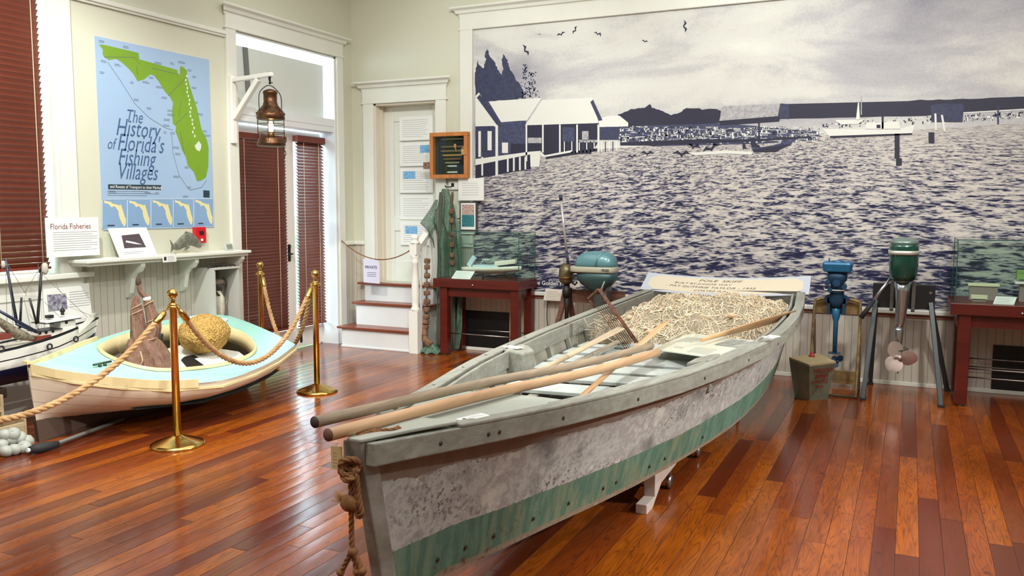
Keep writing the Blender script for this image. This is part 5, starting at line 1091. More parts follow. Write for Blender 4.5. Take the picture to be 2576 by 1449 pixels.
for x in (118, 132): q = MB(); p = mp_(x, 812, .058); q.box((p.x-.03, p.y-.012, p.z-.01), (p.x, p.y+.012, p.z+.01)); q.build('window', M('model_window', (60, 66, 70), .2), ms)
for x, y in ((110, 853), (8, 848)): q = MB(); p = mp_(x, y, .08); q.box((p.x-.1, p.y-.05, p.z-.018), (p.x, p.y+.06, p.z+.022)); q.build('red_hatch', M('model_red', (120, 52, 40), .5), ms)
for x, y in ((3, 878), (125, 872), (191, 853)): q = MB(); p = mp_(x, y, .13 if x < 150 else .10); q.tube([p+Vector((0, .018*math.cos(a), .018*math.sin(a))) for a in [2*PI*i/20 for i in range(20)]], .006, 8, closed=True); q.build('tire_fender', M('rubber_black', (34, 34, 36), .7), ms)
nvy = M('model_navy_spar', (30, 38, 66), .4); blk = M('model_black_spar', (24, 24, 30), .4)
for nm, pts, r, mt, dx_ in (('outrigger', ((14, 652), (42, 812)), .011, nvy, .0), ('outrigger', ((106, 662), (94, 812)), .011, blk, 0.), ('mast', ((54, 748), (50, 826)), .009, blk, 0), ('boom', ((75, 750), (92, 815)), .008, blk, .03), ('net_boom', ((-2, 782), (90, 834)), .012, nvy, .08), ('net_boom', ((40, 815), (95, 836)), .01, nvy, .08)):
    q = MB(); q.tube([mp_(*pts[0], dx_), mp_(*pts[1], dx_)], [r*.75, r], 10); q.build(nm, mt, ms)
q = MB()
for a, b in (((36, 745), (100, 745)), ((36, 750), (100, 750)), ((64, 722), (66, 745)), ((58, 735), (72, 731)), ((106, 690), (220, 798)), ((18, 690), (46, 830)), ((24, 690), (34, 830)), ((104, 670), (112, 826)), ((100, 690), (90, 826)), ((96, 660), (98, 820)), ((140, 710), (152, 736)), ((106, 664), (66, 730)), ((14, 656), (18, 830)), ((70, 750), (100, 836)), ((60, 750), (80, 838)), ((75, 790), (104, 842)), ((168, 770), (246, 800)), ((112, 760), (160, 806)), ((16, 660), (64, 738)), ((225, 795), (246, 802)), ((215, 800), (215, 830))):
    q.tube([mp_(*a, .02), mp_(*b, .02)], .0013, 4)
q.build('rigging', M('rigging_grey', (96, 92, 88), .7), ms)
q = MB()
for x, y, s in ((113, 676, 1.), (8, 665, .6)): q.ball(mp_(x, y, .02), .03*s, 16, (.7, .8, 1.4), f=lambda d: 1+.25*noise.noise(d*4))
q.build('furled_net', M('model_furled', (190, 182, 168), .9), ms)
q = MB(); secs = []
for i in range(14):
    f = i/13; c = mp_(lerp(-10, 88, f), lerp(800, 850, f)+12*math.sin(PI*f), .06); r = .03*math.sin(PI*(.15+.8*f)); secs.append([c+Vector((math.cos(a)*r, 0, math.sin(a)*r*1.4))*(1+.25*noise.noise(Vector((a*2, f*9, 2)))) for a in [2*PI*k/18 for k in range(18)]])
q.loft(secs, closed=True, cap=True); q.build('net_bag', M('model_net', (86, 78, 66), .9, c2=(150, 140, 118), vs=50, bump=.6, bs=120), ms)
q = MB(); p = mp_(157, 782, 0); q.lathe([(.012, -.03), (.012, -.01), (.02, .0), (.006, .02)], p+Vector((0, 0, -.0)), n=12); q.tube([p, p+Vector((0, 0, .04))], .003, 5); p = mp_(124, 796, 0); q.box((p.x-.02, p.y-.02, p.z-.012), (p.x+.02, p.y+.02, p.z+.01)); q.build('roof_fittings', blk, ms)
st_ = thing('display_stand', 'dark brown wooden stand carrying the large model shrimp boat', 'stand', (MX, 3.3, 0))
dk = wood('stand_dark', (44, 30, 24), (66, 46, 36), 6, 1, .5, .1)
q = MB(); q.box((MX-.24, 2.4, .27), (MX+.08, 3.60, .335)); q.build('top', dk, st_, bevel=.004)
for x, y in ((-.23, 2.45), (.0, 2.45), (-.23, 3.52), (.0, 3.52)): q = MB(); q.box((MX+x, y, 0), (MX+x+.06, y+.06, .27)); q.build('leg', dk, st_)
q = MB(); q.box((MX-.2, 2.45, .06), (MX+.03, 3.55, .12)); q.build('lower_shelf', dk, st_)
# crate, floats, pole on the floor
cr = thing('wooden_crate', 'small weathered open wooden box on the floor at the left edge', 'crate', (-5.3, 3.25, 0))
cw = wood('crate_wood', (148, 128, 98), (186, 166, 132), 6, 1, .7, .2); x0, x1, y0, y1 = -5.40, -5.15, 3.0, 3.54
for a, b in (((x0, y0, 0), (x1, y0+.015, .14)), ((x0, y1-.015, 0), (x1, y1, .17)), ((x1-.015, y0+.015, 0), (x1, y1-.015, .15)), ((x0, y0+.015, 0), (x0+.015, y1-.015, .31)), ((x0+.015, y0+.015, 0), (x1-.015, y1-.015, .015))):
    q = MB(); q.box(a, b); q.build('side_board', cw, cr, bevel=.003)
q = MB(); q.box((x0+.02, y1-.035, .14), (x0+.05, y1-.015, .31)); q.box((x0+.04, y0+.1, .20), (x0+.055, y1-.03, .235)); q.build('cleat', cw, cr)
fm = M('float_white', (166, 168, 160), .5, var=.08, vs=9); fg_ = M('float_grey', (150, 152, 146), .6)
random.seed(4)
fl0 = MB(); fl0.ball((0, 0, 0), .040, 20, (1, 1, .85)); fl0.lathe([(.007, .031), (.009, .0345), (.007, .0355)], (0, 0, 0), n=10)
f0 = None
fp_ = [(14, 1138, 0, 'front float at the left edge of the pile'), (36, 1134, 0, 'largest front float, beside the grey pole end'), (60, 1128, 0, 'right front float touching the grey pole'), (3, 1122, .03, 'float at the very left edge, second row'), (26, 1110, .045, 'upper middle float resting on the front ones'), (48, 1104, .05, 'upper right float against the crate'), (12, 1098, .08, 'top left float, highest of the pile'), (33, 1094, .085, 'top middle float, highest by the crate'), (68, 1112, .02, 'rightmost float beside the boat keel'), (-14, 1130, 0, 'float half cut by the left edge')]
used_ = []
for k, (x, y, z, lb) in enumerate(fp_):
    p = aZ(x, y-3, z+.034)
    if f0 is None: f0 = fl0.build('net_float', fm, base=(0, 0, 0)); o = f0
    else: o = f0.copy(); C.objects.link(o)
    o.location = p; sc_ = 1.0+.12*random.random(); o.scale = (sc_,)*3; o.rotation_euler = (random.uniform(-.8, .8), random.uniform(-.8, .8), 0)
    tag(o, 'pale egg shaped net float, '+lb, 'float', 'white net floats beside the crate')
t = thing('push_pole', 'long grey pole with dark rubber grip on the floor under the teal boat', 'pole', (-4.98, 3.8, .03))
q = MB(); q.tube([(-4.885, 3.52, .03), (-5.06, 4.2, .022)], .013, 12); q.build('shaft', M('pole_metal_shaded', (96, 96, 92), .5), t)  # shaft grey set darker to carry the shadow under the boat
q = MB(); a, b = Vector((-4.90, 3.38, .034)), Vector((-4.882, 3.56, .03)); q.tube([a, a.lerp(b, .3), a.lerp(b, .6), b], [.022, .032, .03, .02], 16); q.build('grip', M('rubber_black', (34, 34, 36)), t)
q = MB(); q.lathe([(.012, 0), (.014, .012), (.01, .02)], a+Vector((-.002, -.018, 0)), (0, 1, 0), 12); q.build('tip', white, t)
# ================================================================== GLASS CASES
def case(label, x0, x1, y0, y1, zt, gx0, gx1, gy0, gy1, gz, legx, rods, knobx):
    t = thing('display_case', label, 'display case', ((x0+x1)/2, (y0+y1)/2, 0))
    q = MB(); q.box((x0, y0, zt-.088), (x1, y1, zt)); q.build('table_top', maho, t, bevel=.003)
    q = MB(); q.box((x0+.05, y0+.05, zt-.185), (x1-.05, y1-.02, zt-.088)); q.build('apron', maho, t)
    for lx in legx:
        for ly in (y0+.02, y1-.10): q = MB(); q.box((lx, ly, .02), (lx+.085, ly+.085, zt-.088)); q.build('leg', maho, t, bevel=.003); q = MB(); q.lathe([(.02, 0), (.022, .01), (.012, .02)], (lx+.042, ly+.042, 0), n=12); q.build('foot', steel, t)
    for ly in (y0+.06, y1-.06):
        for z in rods: q = MB(); q.tube([(legx[0]+.08, ly, z), (legx[1]+.005, ly, z)], .006, 8); q.build('rail', steel, t)
    q = MB(); q.ball((knobx, y0-.006, zt-.055), .012, 12); q.build('lock', steel, t)
    e = .006
    for nm, a, b in (('front_glass', (gx0, gy0, zt), (gx1, gy0+e, gz)), ('back_glass', (gx0, gy1-e, zt), (gx1, gy1, gz)), ('side_glass', (gx0, gy0+e, zt), (gx0+e, gy1-e, gz)), ('side_glass', (gx1-e, gy0+e, zt), (gx1, gy1-e, gz)), ('top_glass', (gx0, gy0, gz), (gx1, gy1, gz+e))):
        q = MB(); q.box(a, b); q.build(nm, glass, t)
    q = MB(); r = .0035
    for x in (gx0, gx1):
        for y in (gy0, gy1): q.bar((x, y, zt), (x, y, gz+e), r*1.6)
    for y in (gy0, gy1): q.bar((gx0, y, gz+e/2), (gx1, y, gz+e/2), r*1.6, r*1.8)
    for x in (gx0, gx1): q.bar((x, gy0, gz+e/2), (x, gy1, gz+e/2), r*1.6, r*1.8)
    q.build('glass_edges', gedge, t); return t
case('small mahogany glass case with a model boat, beside the steps', -4.471, -3.487, 7.58, 8.03, .806, -4.416, -3.498, 7.60, 8.0, 1.288, (-4.40, -3.59), (.235,), -4.0)
case('mahogany glass case at the right edge holding pale papers', .308, 1.75, 7.36, 8.0, .812, .338, 1.72, 7.40, 7.97, 1.30, (.37, 1.60), (.30, .232), .79)
# model skiff in the left case
t = thing('model_motorboat', 'pale blue and white model motorboat raised on clear rods in glass case', 'model boat', (-3.88, 7.8, .806))
bl = M('model_pale_blue', (196, 220, 230), .3); ww = M('model_cream', (230, 230, 214), .35); q = MB(); secs = []
for i in range(13):
    f = i/12; x = lerp(-4.19, -3.56, f); w = .115*(1-max(0, (f-.5)/.5)**2.4)+.002; zs = .925+.05*max(0, f-.4)**1.3
    secs.append([Vector((x, 7.8-w, zs)), Vector((x, 7.8-w*.92, zs-.03)), Vector((x, 7.8-w*.3, zs-.06+.05*max(0, f-.75)*4*.2)), Vector((x, 7.8, zs-.07+.06*max(0, (f-.7)/.3))), Vector((x, 7.8+w*.3, zs-.06+.05*max(0, f-.75)*.8)), Vector((x, 7.8+w*.92, zs-.03)), Vector((x, 7.8+w, zs))])
q.loft(secs, closed=True, cap=True); q.build('hull', ww, t)
q = MB(); q.box((-4.08, 7.72, .922), (-3.80, 7.88, .950)); q.build('cockpit', bl, t, bevel=.008)
q = MB(); q.prism([(-3.83, 7.715, .945), (-3.83, 7.885, .945), (-3.62, 7.83, .972), (-3.62, 7.77, .972)], (0, 0, .045)); q.build('cuddy', ww, t, bevel=.01)
q = MB(); q.cbox((-4.13, 7.8, .98), (.05, .04, .12), Matrix.Rotation(.6, 3, 'Y')); q.build('outboard', bl, t, bevel=.005)
q = MB(); q.tube([(-4.03, 7.80, .95), (-4.0, 7.80, 1.0), (-3.92, 7.80, 1.0)], .006, 6); q.build('windscreen_rail', bl, t)
for x in (-4.0, -3.7):
    q = MB(); q.tube([(x, 7.8, .806), (x, 7.8, .87)], .006, 8); q.build('support_rod', glass, t)
def tent(label, a, b, y0, y1, z0, z1, n=4):
    t = thing('label_card', label, 'label', ((a+b)/2, y0, z0)); q = MB(); q.prism([(a, y0, z0), (b, y0, z0), (b+.02, y1, z1), (a+.02, y1, z1)], (0, .003, 0)); q.build('card', paper, t)
    o_ = Vector((a+.01, y0-.001, z0)); d = Vector((.02, y1-y0, z1-z0)); q = MB(); lines(q, o_+d*.1, (1, 0, 0), d.normalized(), (b-a)*.8, d.length*.8, n, th=.14); q.build('text_lines', greyink, t)
tent('tilted white label card inside the left glass case', -4.28, -4.06, 7.63, 7.70, .808, .885)
tent('tilted white label card standing at front of the right glass case', .60, .74, 7.44, 7.47, .813, .87)
for lb, a, b in (('long narrow cream card lying high inside the right glass case', (.44, 7.70, .925), (.66, 7.78, .945)), ('short cream card behind the label in the right glass case', (.455, 7.56, .835), (.57, 7.60, .865))):
    t = thing('paper_card', lb, 'card', a); q = MB(); q.box(a, b); q.build('card', M('card_cream', (222, 222, 186), .6), t)
    q = MB(); q.box((a[0]+.01, a[1]+.01, .8125), (b[0]-.01, b[1]-.01, a[2])); q.build('riser_block', M('acrylic_grey', (150, 140, 132), .3), t)
t = thing('green_ornament', 'bright green printed box half visible in the right glass case', 'box', (.85, 7.8, .95)); q = MB(); q.box((.775, 7.70, .99), (.98, 7.80, 1.06)); q.build('box', M('bright_green', (130, 176, 96), .4), t); q = MB(); q.box((.765, 7.69, .955), (1.0, 7.81, .972)); q.build('tray', paper, t); q = MB(); q.box((.80, 7.72, .8125), (.97, 7.79, .955)); q.build('riser_block', M('acrylic_grey', (150, 140, 132)), t)
# ================================================================== OUTBOARD ENGINES
def rsec(cx, cy, z, hx, hy, n=28, p=3.2):
    out = []
    for k in range(n):
        a = 2*PI*k/n; c, s_ = math.cos(a), math.sin(a); out.append(Vector((cx+hx*math.copysign(abs(c)**(2/p), c), cy+hy*math.copysign(abs(s_)**(2/p), s_), z)))
    return out
def propeller(q, c, ax, r, blades=3, a0=.4, wid=.6):
    ax = Vector(ax).normalized(); u_ = ax.orthogonal().normalized(); v_ = ax.cross(u_); c = Vector(c)
    q.lathe([(0, -r*.35), (r*.14, -r*.3), (r*.18, 0), (r*.16, r*.3), (0, r*.34)], c, ax, 16)
    for b in range(blades):
        a = a0+2*PI*b/blades; d = u_*math.cos(a)+v_*math.sin(a); e = ax.cross(d); e2 = (e*.85+ax*.5).normalized(); secs = []
        for i in range(10):
            f = i/9; w = r*wid*math.sin(PI*(.12+.86*f))**.6*(.75); secs.append([c+d*(r*(.1+.9*f))+e2*w*k_+ax*(.03*r*(1-abs(k_))) for k_ in (-1, -.6, 0, .6, 1)])
        q.loft(secs); q.loft([[p-ax*.004 for p in s_] for s_ in secs])
# green outboard on black tripod mount
em_ = thing('engine_stand', 'black board and pipe leg stand carrying the tall green outboard', 'stand', (-.02, 7.62, 0))
q = MB(); q.box((-.262, 7.64, .722), (.205, 7.68, .925)); q.build('mount_board', black, em_, bevel=.004)
lgm = M('leg_dark_steel', (48, 51, 53), .4, .4)
for a, b in (((-.235, 7.62, .78), (-.29, 7.30, .0)), ((.175, 7.62, .78), (.275, 7.30, .0)), ((-.235, 7.70, .78), (-.262, 7.98, .0)), ((.175, 7.70, .78), (.34, 7.98, .0))):
    q = MB(); q.bar(a, Vector(b)+Vector((0, 0, .01)), .042, .036, (1, 0, 0)); q.bar(Vector(b)+Vector((0, 0, .02)), Vector(b), .05, .05, (1, 0, 0)); q.build('leg', lgm, em_, bevel=.003)
for x, z in ((-.225, .76), (.17, .86), (.17, .76)): q = MB(); q.lathe([(.012, 0), (.011, .006)], (x, 7.64, z), (0, -1, 0), 12); q.build('bolt', steel, em_)
eg = thing('outboard_motor', 'tall dark green outboard motor with silver cap and chrome leg', 'outboard motor', (-.04, 7.55, .25))
gp_ = M('engine_green', (24, 74, 62), .2, .3, coat=.6); q = MB(); cx, cy = -.038, 7.52
q.loft([rsec(cx, cy, z, hx, hy) for z, hx, hy in ((.955, .06, .10), (.975, .088, .14), (1.02, .104, .165), (1.10, .109, .175), (1.235, .11, .18), (1.265, .106, .175))], closed=True, cap=True); q.build('cowl', gp_, eg)
q = MB(); q.loft([rsec(cx, cy, z, hx, hy) for z, hx, hy in ((1.262, .107, .176), (1.285, .10, .165), (1.30, .085, .14), (1.31, .05, .09))], closed=True, cap=True); q.build('top_cap', M('cap_silver_green', (128, 146, 138), .3, .4), eg)
q = MB(); q.loft([rsec(cx-.004, cy-.004, z, .114, .186, 28, 3.6) for z in (1.178, 1.21)], closed=True, cap=True); q.build('name_band', M('band_silver', (206, 204, 190), .3, .4), eg)
chrome = M('chrome_leg', (196, 204, 212), .16, .9); q = MB()
q.loft([rsec(cx+o_, 7.53, z, hx, hy, 20, 2.4) for o_, z, hx, hy in ((0, .965, .066, .085), (0, .88, .058, .08), (-.002, .75, .047, .07), (-.006, .62, .036, .06), (-.012, .57, .032, .055))], closed=True, cap=True)
q.loft([rsec(cx-.014, 7.53, z, hx, hy, 20, 2.6) for z, hx, hy in ((.575, .036, .06), (.56, .039, .062), (.44, .033, .055), (.41, .03, .05))], closed=True, cap=True); q.build('drive_leg', chrome, eg)
q = MB(); q.loft([rsec(cx-.012, 7.50, z, .08, .11, 24, 2.) for z in (.405, .412)], closed=True, cap=True); q.build('antivent_plate', M('plate_bronze', (120, 112, 100), .4, .6), eg)
q = MB(); q.loft([rsec(cx-.01, 7.53, .405, .014, .05, 14, 2), rsec(cx-.01, 7.53, .30, .012, .045, 14, 2), rsec(cx-.005, 7.53, .20, .004, .03, 14, 2)], closed=True, cap=True); q.lathe([(.0, .09), (.026, .06), (.03, 0), (.028, -.09), (.02, -.1)], (cx-.005, 7.50, .355), (0, 1, 0), 16); q.build('gearcase', M('gearcase_dark', (70, 68, 66), .4, .6), eg)
q = MB(); propeller(q, (cx+.0, 7.385, .355), (.15, -1, .05), .135, 3, 2.3, .72); q.build('propeller', M('prop_bronze', (186, 166, 158), .3, .55), eg)
q = MB(); q.tube([(-.115, 7.50, 1.0), (-.19, 7.46, .89), (-.255, 7.44, .78)], [.012, .012, .013], 12); q.build('tiller_arm', chrome, eg)
q = MB(); q.tube([(-.245, 7.443, .795), (-.335, 7.40, .655)], [.017, .021], 14); q.build('tiller_grip', M('rubber_black', (34, 34, 36)), eg)
for x in (-.115, .045): q = MB(); q.box((x-.014, 7.60, .70), (x+.014, 7.635, .95)); q.lathe([(.012, 0), (.012, .05)], (x, 7.585, .735), (0, -1, 0), 12); q.build('clamp', M('clamp_grey', (120, 122, 120), .35, .7), eg)
# blue outboard on folding tube stand
be = thing('outboard_motor', 'small bright blue outboard motor behind the green bait box', 'outboard motor', (-.53, 7.5, .28)); bm_ = M('engine_blue', (44, 110, 152), .35, .2, var=.15, vs=20); bd = M('engine_blue_dark', (34, 70, 100), .45, .3, var=.2, vs=25); bx_, by = -.532, 7.50
q = MB(); q.loft([rsec(bx_, by, z, hx, hy, 32, 9) for z, hx, hy in ((1.02, .10, .11), (1.028, .106, .12), (1.085, .118, .135), (1.10, .112, .13))], closed=True, cap=True, smooth=False); q.lathe([(.05, 1.10), (.045, 1.11), (.012, 1.112)], (bx_, by, 0), n=20); q.tube([(bx_-.07, by, 1.1), (bx_-.07, by, 1.13)], .007, 8); q.build('fuel_tank', bm_, be, bevel=.004)
q = MB(); q.loft([rsec(bx_, by, z, hx, hy, 20, 4) for z, hx, hy in ((1.03, .08, .09), (.95, .075, .09), (.92, .05, .07), (.86, .055, .06), (.78, .06, .06), (.72, .035, .05))], closed=True, cap=True)
for k, (dx2, z, r) in enumerate(((-.07, .93, .024), (.06, .9, .02), (-.05, .87, .02), (.0, .93, .03))): q.lathe([(r, -.03), (r, .03)], (bx_+dx2, by-.07, z), (0, 1, 0), 14)
q.build('powerhead', bd, be)
q = MB(); q.tube([(bx_-.095, by-.08, .90), (bx_-.09, by-.09, .868), (bx_+.06, by-.09, .868), (bx_+.07, by-.08, .93)], .007, 8); q.build('carry_handle', steel, be)
for x in (-.06, .06): q = MB(); q.lathe([(.035, -.02), (.035, .02)], (bx_+x, by-.01, .79), (0, 1, 0), 16); q.box((bx_+x-.012, by-.03, .66), (bx_+x+.012, by+.03, .80)); q.build('clamp', bd, be)
q = MB(); q.loft([rsec(bx_, by, z, hx, hy, 16, 2.2) for z, hx, hy in ((.76, .036, .045), (.64, .032, .04), (.60, .02, .03), (.33, .017, .028))], closed=True, cap=True); q.build('drive_leg', bm_, be)
q = MB(); q.loft([rsec(bx_+.0, by-.02, z, .05, .06, 18, 2) for z in (.335, .341)], closed=True, cap=True); q.lathe([(.0, .07), (.022, .03), (.024, -.04), (.0, -.06)], (bx_, by-.01, .285), (0, 1, 0), 14); propeller(q, (bx_+.03, by-.08, .28), (.3, -1, 0), .06, 2, .1, .8); q.build('gearcase', bd, be)
bs_ = thing('folding_stand', 'rusty yellow bent tube stand holding the small blue outboard', 'stand', (-.53, 7.5, 0)); ry = M('rusty_yellow', (148, 122, 76), .6, .2, c2=(96, 66, 44), vs=12)
for x in (-.705, -.345):
    q = MB(); q.tube(smooth_path([(x, 7.32, .012), (x, 7.34, .08), (x, 7.50, .70), (x+(.03 if x < -.5 else -.03), 7.51, .775), (x+(.09 if x < -.5 else -.09), 7.515, .79)], 6), .012, 10); q.build('front_leg', ry, bs_)
    q = MB(); q.tube([(x, 7.32, .012), (x, 7.78, .012), (x, 7.56, .60)], .010, 8); q.build('rear_leg', M('stand_dark_tube', (78, 66, 52), .6, .3), bs_)
q = MB(); q.tube([(-.705, 7.32, .012), (-.345, 7.32, .012)], .010, 8); q.build('foot_bar', M('stand_dark_tube', (78, 66, 52)), bs_)
q = MB(); q.box((-.70, 7.56, .66), (-.35, 7.59, .78)); q.build('mount_plank', wood('plank_brown', (110, 86, 52), (150, 120, 76), 6, 0, .7, .2), bs_)
q = MB(); q.box((-.56, 7.74, .03), (-.36, 7.78, .14)); q.build('lower_plank', wood('plank_brown', (110, 86, 52), (150, 120, 76)), bs_)
# bait box
bb = thing('bait_box', 'tapered grey green wooden box with tan lid and red hand lettering', 'box', (-.68, 7.2, 0))
cn4 = [aZ(1985, 899, .335), aZ(2036, 918, .335), aZ(2103, 910, .335), aZ(2060, 889, .335)]; ctr4 = sum(cn4, Vector())/4; ctr4.z = 0
bt4 = [aZ(1999, 999, 0), aZ(2036, 1007, 0), aZ(2082, 1004, 0)]; bt4.append(bt4[0]+bt4[2]-bt4[1])
tg = M('box_green', (146, 158, 136), .7, c2=(124, 138, 120), vs=10, bump=.2)
q = MB(); q.add(bt4+[p-Vector((0, 0, .012)) for p in cn4], [(3, 2, 1, 0), (4, 5, 6, 7), (0, 1, 5, 4), (1, 2, 6, 5), (2, 3, 7, 6), (3, 0, 4, 7)]); q.build('body', tg, bb)
q = MB(); q.prism([p-Vector((0, 0, .012))+(p-ctr4).normalized()*.006*Vector((1, 1, 0)).length*0 for p in cn4], (0, 0, .014)); q.build('lid', M('lid_tan', (178, 158, 120), .7, var=.12), bb)
q = MB(); kc = aZ(2042, 896, .34); q.lathe([(.026, 0), (.024, .012), (.012, .014), (.016, .03), (.01, .036)], (kc.x, kc.y, .337), n=14); q.build('knob', M('knob_red', (170, 36, 44), .4), bb)
f0_, f1_, f2_, f3_ = bt4[1], bt4[2], cn4[2]-Vector((0, 0, .012)), cn4[1]-Vector((0, 0, .012)); fn = (f1_-f0_).cross(f3_-f0_).normalized()
if fn.y > 0: fn = -fn
def fb(u, v): return f0_.lerp(f1_, u).lerp(f3_.lerp(f2_, u), v)+fn*.0012
q = MB(); redp = M('red_letter', (176, 56, 50), .6)
for body, u0, v0, u1, sz in (('YELLOW', .16, .79, .97, .040), ('BIRD', .24, .63, .80, .040), ('CORTEZ', .08, .49, .84, .030), ('FLA', .30, .35, .66, .028)):
    tt = MB(); text_into(tt, body, 1, (0, 0, 0), (1, 0, 0), (0, 1, 0), bold=.02); wmx = max(p.x for p in tt.v); hh_ = .335
    q.add([fb(u0+(u1-u0)*p.x/wmx, v0+p.y*sz*1.35/hh_) for p in tt.v], tt.f)
q.build('lettering', redp, bb)
# aqua outboard and olive motor on wooden stand
ws = thing('motor_rack', 'brown board on crossed wooden legs holding the two motors by mural', 'stand', (-2.8, 7.7, 0)); bw_ = wood('rack_brown', (86, 54, 42), (124, 84, 66), 6, 0, .6, .15)
q = MB(); q.box((-2.985, 7.70, .62), (-2.44, 7.74, .745)); q.build('mount_board', bw_, ws)
for a, b in (((-3.03, 7.68, .69), (-3.14, 7.45, 0)), ((-3.03, 7.76, .69), (-2.98, 7.98, 0)), ((-2.42, 7.68, .69), (-2.36, 7.45, 0)), ((-2.42, 7.76, .69), (-2.44, 7.98, 0))): q = MB(); q.bar(a, b, .05, .03); q.build('leg', bw_, ws)
q = MB(); q.bar((-3.05, 7.72, .66), (-2.36, 7.72, .66), .03, .06); q.build('cross_rail', bw_, ws)
ae = thing('outboard_motor', 'rounded aqua blue outboard motor with cream band before the mural', 'outboard motor', (-2.67, 7.6, .4)); aq = M('engine_aqua', (92, 138, 146), .25, .1, coat=.4); aqd = M('engine_aqua_dark', (54, 84, 84), .4, .2); ax_, ay = -2.672, 7.56
q = MB(); q.loft([rsec(ax_+o_, ay, z, hx, hy, 32, 3.4) for z, hx, hy, o_ in ((.985, .20, .12, 0), (1.02, .199, .12, 0), (1.07, .185, .112, .002), (1.105, .15, .09, .008), (1.128, .10, .06, .015), (1.135, .04, .03, .02))], closed=True, cap=True); q.tube([(ax_+.04, ay-.118, 1.0), (ax_+.04, ay-.114, 1.06), (ax_+.07, ay-.085, 1.105), (ax_+.1, ay-.04, 1.128)], .012, 8); q.build('cowl_top', aq, ae)
q = MB(); q.loft([rsec(ax_-.02, ay, z, hx, hy, 32, 3.6) for z, hx, hy in ((.935, .222, .125), (.945, .226, .13), (.985, .226, .13), (.99, .22, .124))], closed=True, cap=True); q.build('cream_band', M('band_cream', (176, 172, 150), .35), ae)
q = MB(); text_into(q, 'EVINRUDE', .036, (ax_+.062, ay-.1275, .952), (1, .03, 0), (0, 0, 1), sx=.62, bold=.001); q.build('band_lettering', ink, ae)
q = MB(); q.loft([rsec(ax_+.01, ay, z, hx, hy, 32, 3.) for z, hx, hy in ((.94, .195, .12), (.87, .19, .118), (.82, .15, .10), (.79, .10, .08), (.74, .06, .06))], closed=True, cap=True); q.build('lower_cowl', aqd, ae)
q = MB(); q.loft([rsec(ax_+.03, ay+.02, z, hx, hy, 20, 2.5) for z, hx, hy in ((.80, .06, .07), (.70, .055, .06), (.45, .05, .05), (.25, .04, .06))], closed=True, cap=True); q.build('drive_leg', aqd, ae)
q = MB(); q.tube([(ax_-.09, ay+.04, 1.10), (ax_-.09, ay+.04, 1.16)], .012, 10); q.build('fuel_cap', black, ae)
q = MB(); q.tube(smooth_path([(ax_+.12, ay-.1, .86), (ax_+.10, ay-.13, .78), (ax_+.12, ay-.12, .72)]), .012, 8); q.box((ax_+.08, ay-.02, .66), (ax_+.11, 7.70, .82)); q.build('clamp', M('clamp_grey', (120, 122, 120)), ae)
oe = thing('vintage_motor', 'olive brass vintage rowboat motor with long upright tiller pole', 'outboard motor', (-2.99, 7.64, .5)); ol = M('olive_tank', (122, 116, 84), .35, .5, c2=(90, 66, 44), vs=12); ox, oy = -3.0, 7.62
q = MB(); q.lathe([(.0, .80), (.04, .805), (.066, .83), (.07, .86), (.072, .90), (.07, .94), (.055, .98), (.03, 1.0), (0, 1.003)], (ox, oy, 0), n=28); q.build('fuel_tank', ol, oe)
q = MB(); q.lathe([(.072, .855), (.077, .86), (.077, .872), (.072, .877)], (ox, oy, 0), n=28); q.build('tank_seam', M('brass_dull', (120, 88, 50), .4, .7), oe)
q = MB(); q.tube([(ox, oy+.02, .80), (ox, oy+.02, .33)], .02, 12); q.lathe([(.035, .68), (.04, .72), (.03, .8)], (ox, oy+.01, 0), n=14); q.box((ox-.03, oy+.01, .60), (ox+.03, 7.70, .76)); q.lathe([(.02, -.05), (.028, -.03), (.028, .03), (.012, .06)], (ox, oy, .34), (0, 1, 0), 12); propeller(q, (ox, oy-.06, .34), (0, -1, 0), .07, 2, 1.2); q.build('lower_unit', M('dark_iron', (62, 56, 50), .5, .7), oe)
p0_, p1_, p2_ = aY(1430, 668, oy), aY(1425, 632, oy), aY(1410, 490, oy); q = MB(); q.tube([p0_, p1_], .014, 12); q.build('lower_grip', M('grip_navy', (44, 44, 66), .5), oe); q = MB(); q.tube([p2_, p2_.lerp(p1_, .1)], .017, 12); q.build('upper_grip', M('grip_navy', (44, 44, 66), .5), oe)
q = MB(); q.tube([p1_, p2_.lerp(p1_, .1)], .012, 12); q.build('tiller_pole', M('pole_pale', (196, 190, 190), .35, .4), oe)
q = MB(); q.tube([(ox+.06, oy, .93), (ox+.16, oy, .93)], .02, 12); q.tube([(ox+.04, oy-.02, .84), (ox+.10, oy-.02, .80), (ox+.12, oy-.02, .83)], .01, 8); q.build('cylinder', M('dark_iron', (62, 56, 50)), oe)
for lb, x0, y0_, x1, y1_ in (('white text card hanging on the rail left of the vintage motor', 1370, 726, 1414, 757), ('white text card hanging on the rail right of the aqua motor', 1542, 741, 1592, 763)):
    a, b = aY(x0, y0_, 7.97), aY(x1, y1_, 7.97); t = thing('text_card', lb, 'sign', ((a.x+b.x)/2, 7.97, b.z)); q = MB(); q.prism([(a.x+.01, 7.975, a.z), (b.x, 7.975, a.z-.002), (b.x-.01, 7.95, b.z), (a.x-.005, 7.95, b.z)], (0, .004, 0)); q.build('card', M('card_warm', (226, 216, 204), .6), t)
    q = MB(); q.box(((a.x+b.x)/2-.01, 7.978, b.z+.02), ((a.x+b.x)/2+.01, 8.01, b.z+.05)); q.build('clip', steel, t)
    q = MB(); lines(q, (a.x+.02, 7.947, b.z+.008), (1, 0, 0), Vector((.01, .025, a.z-b.z)).normalized(), (b.x-a.x)*.75, (a.z-b.z)*.8, 6, th=.12); q.build('text_lines', greyink, t)
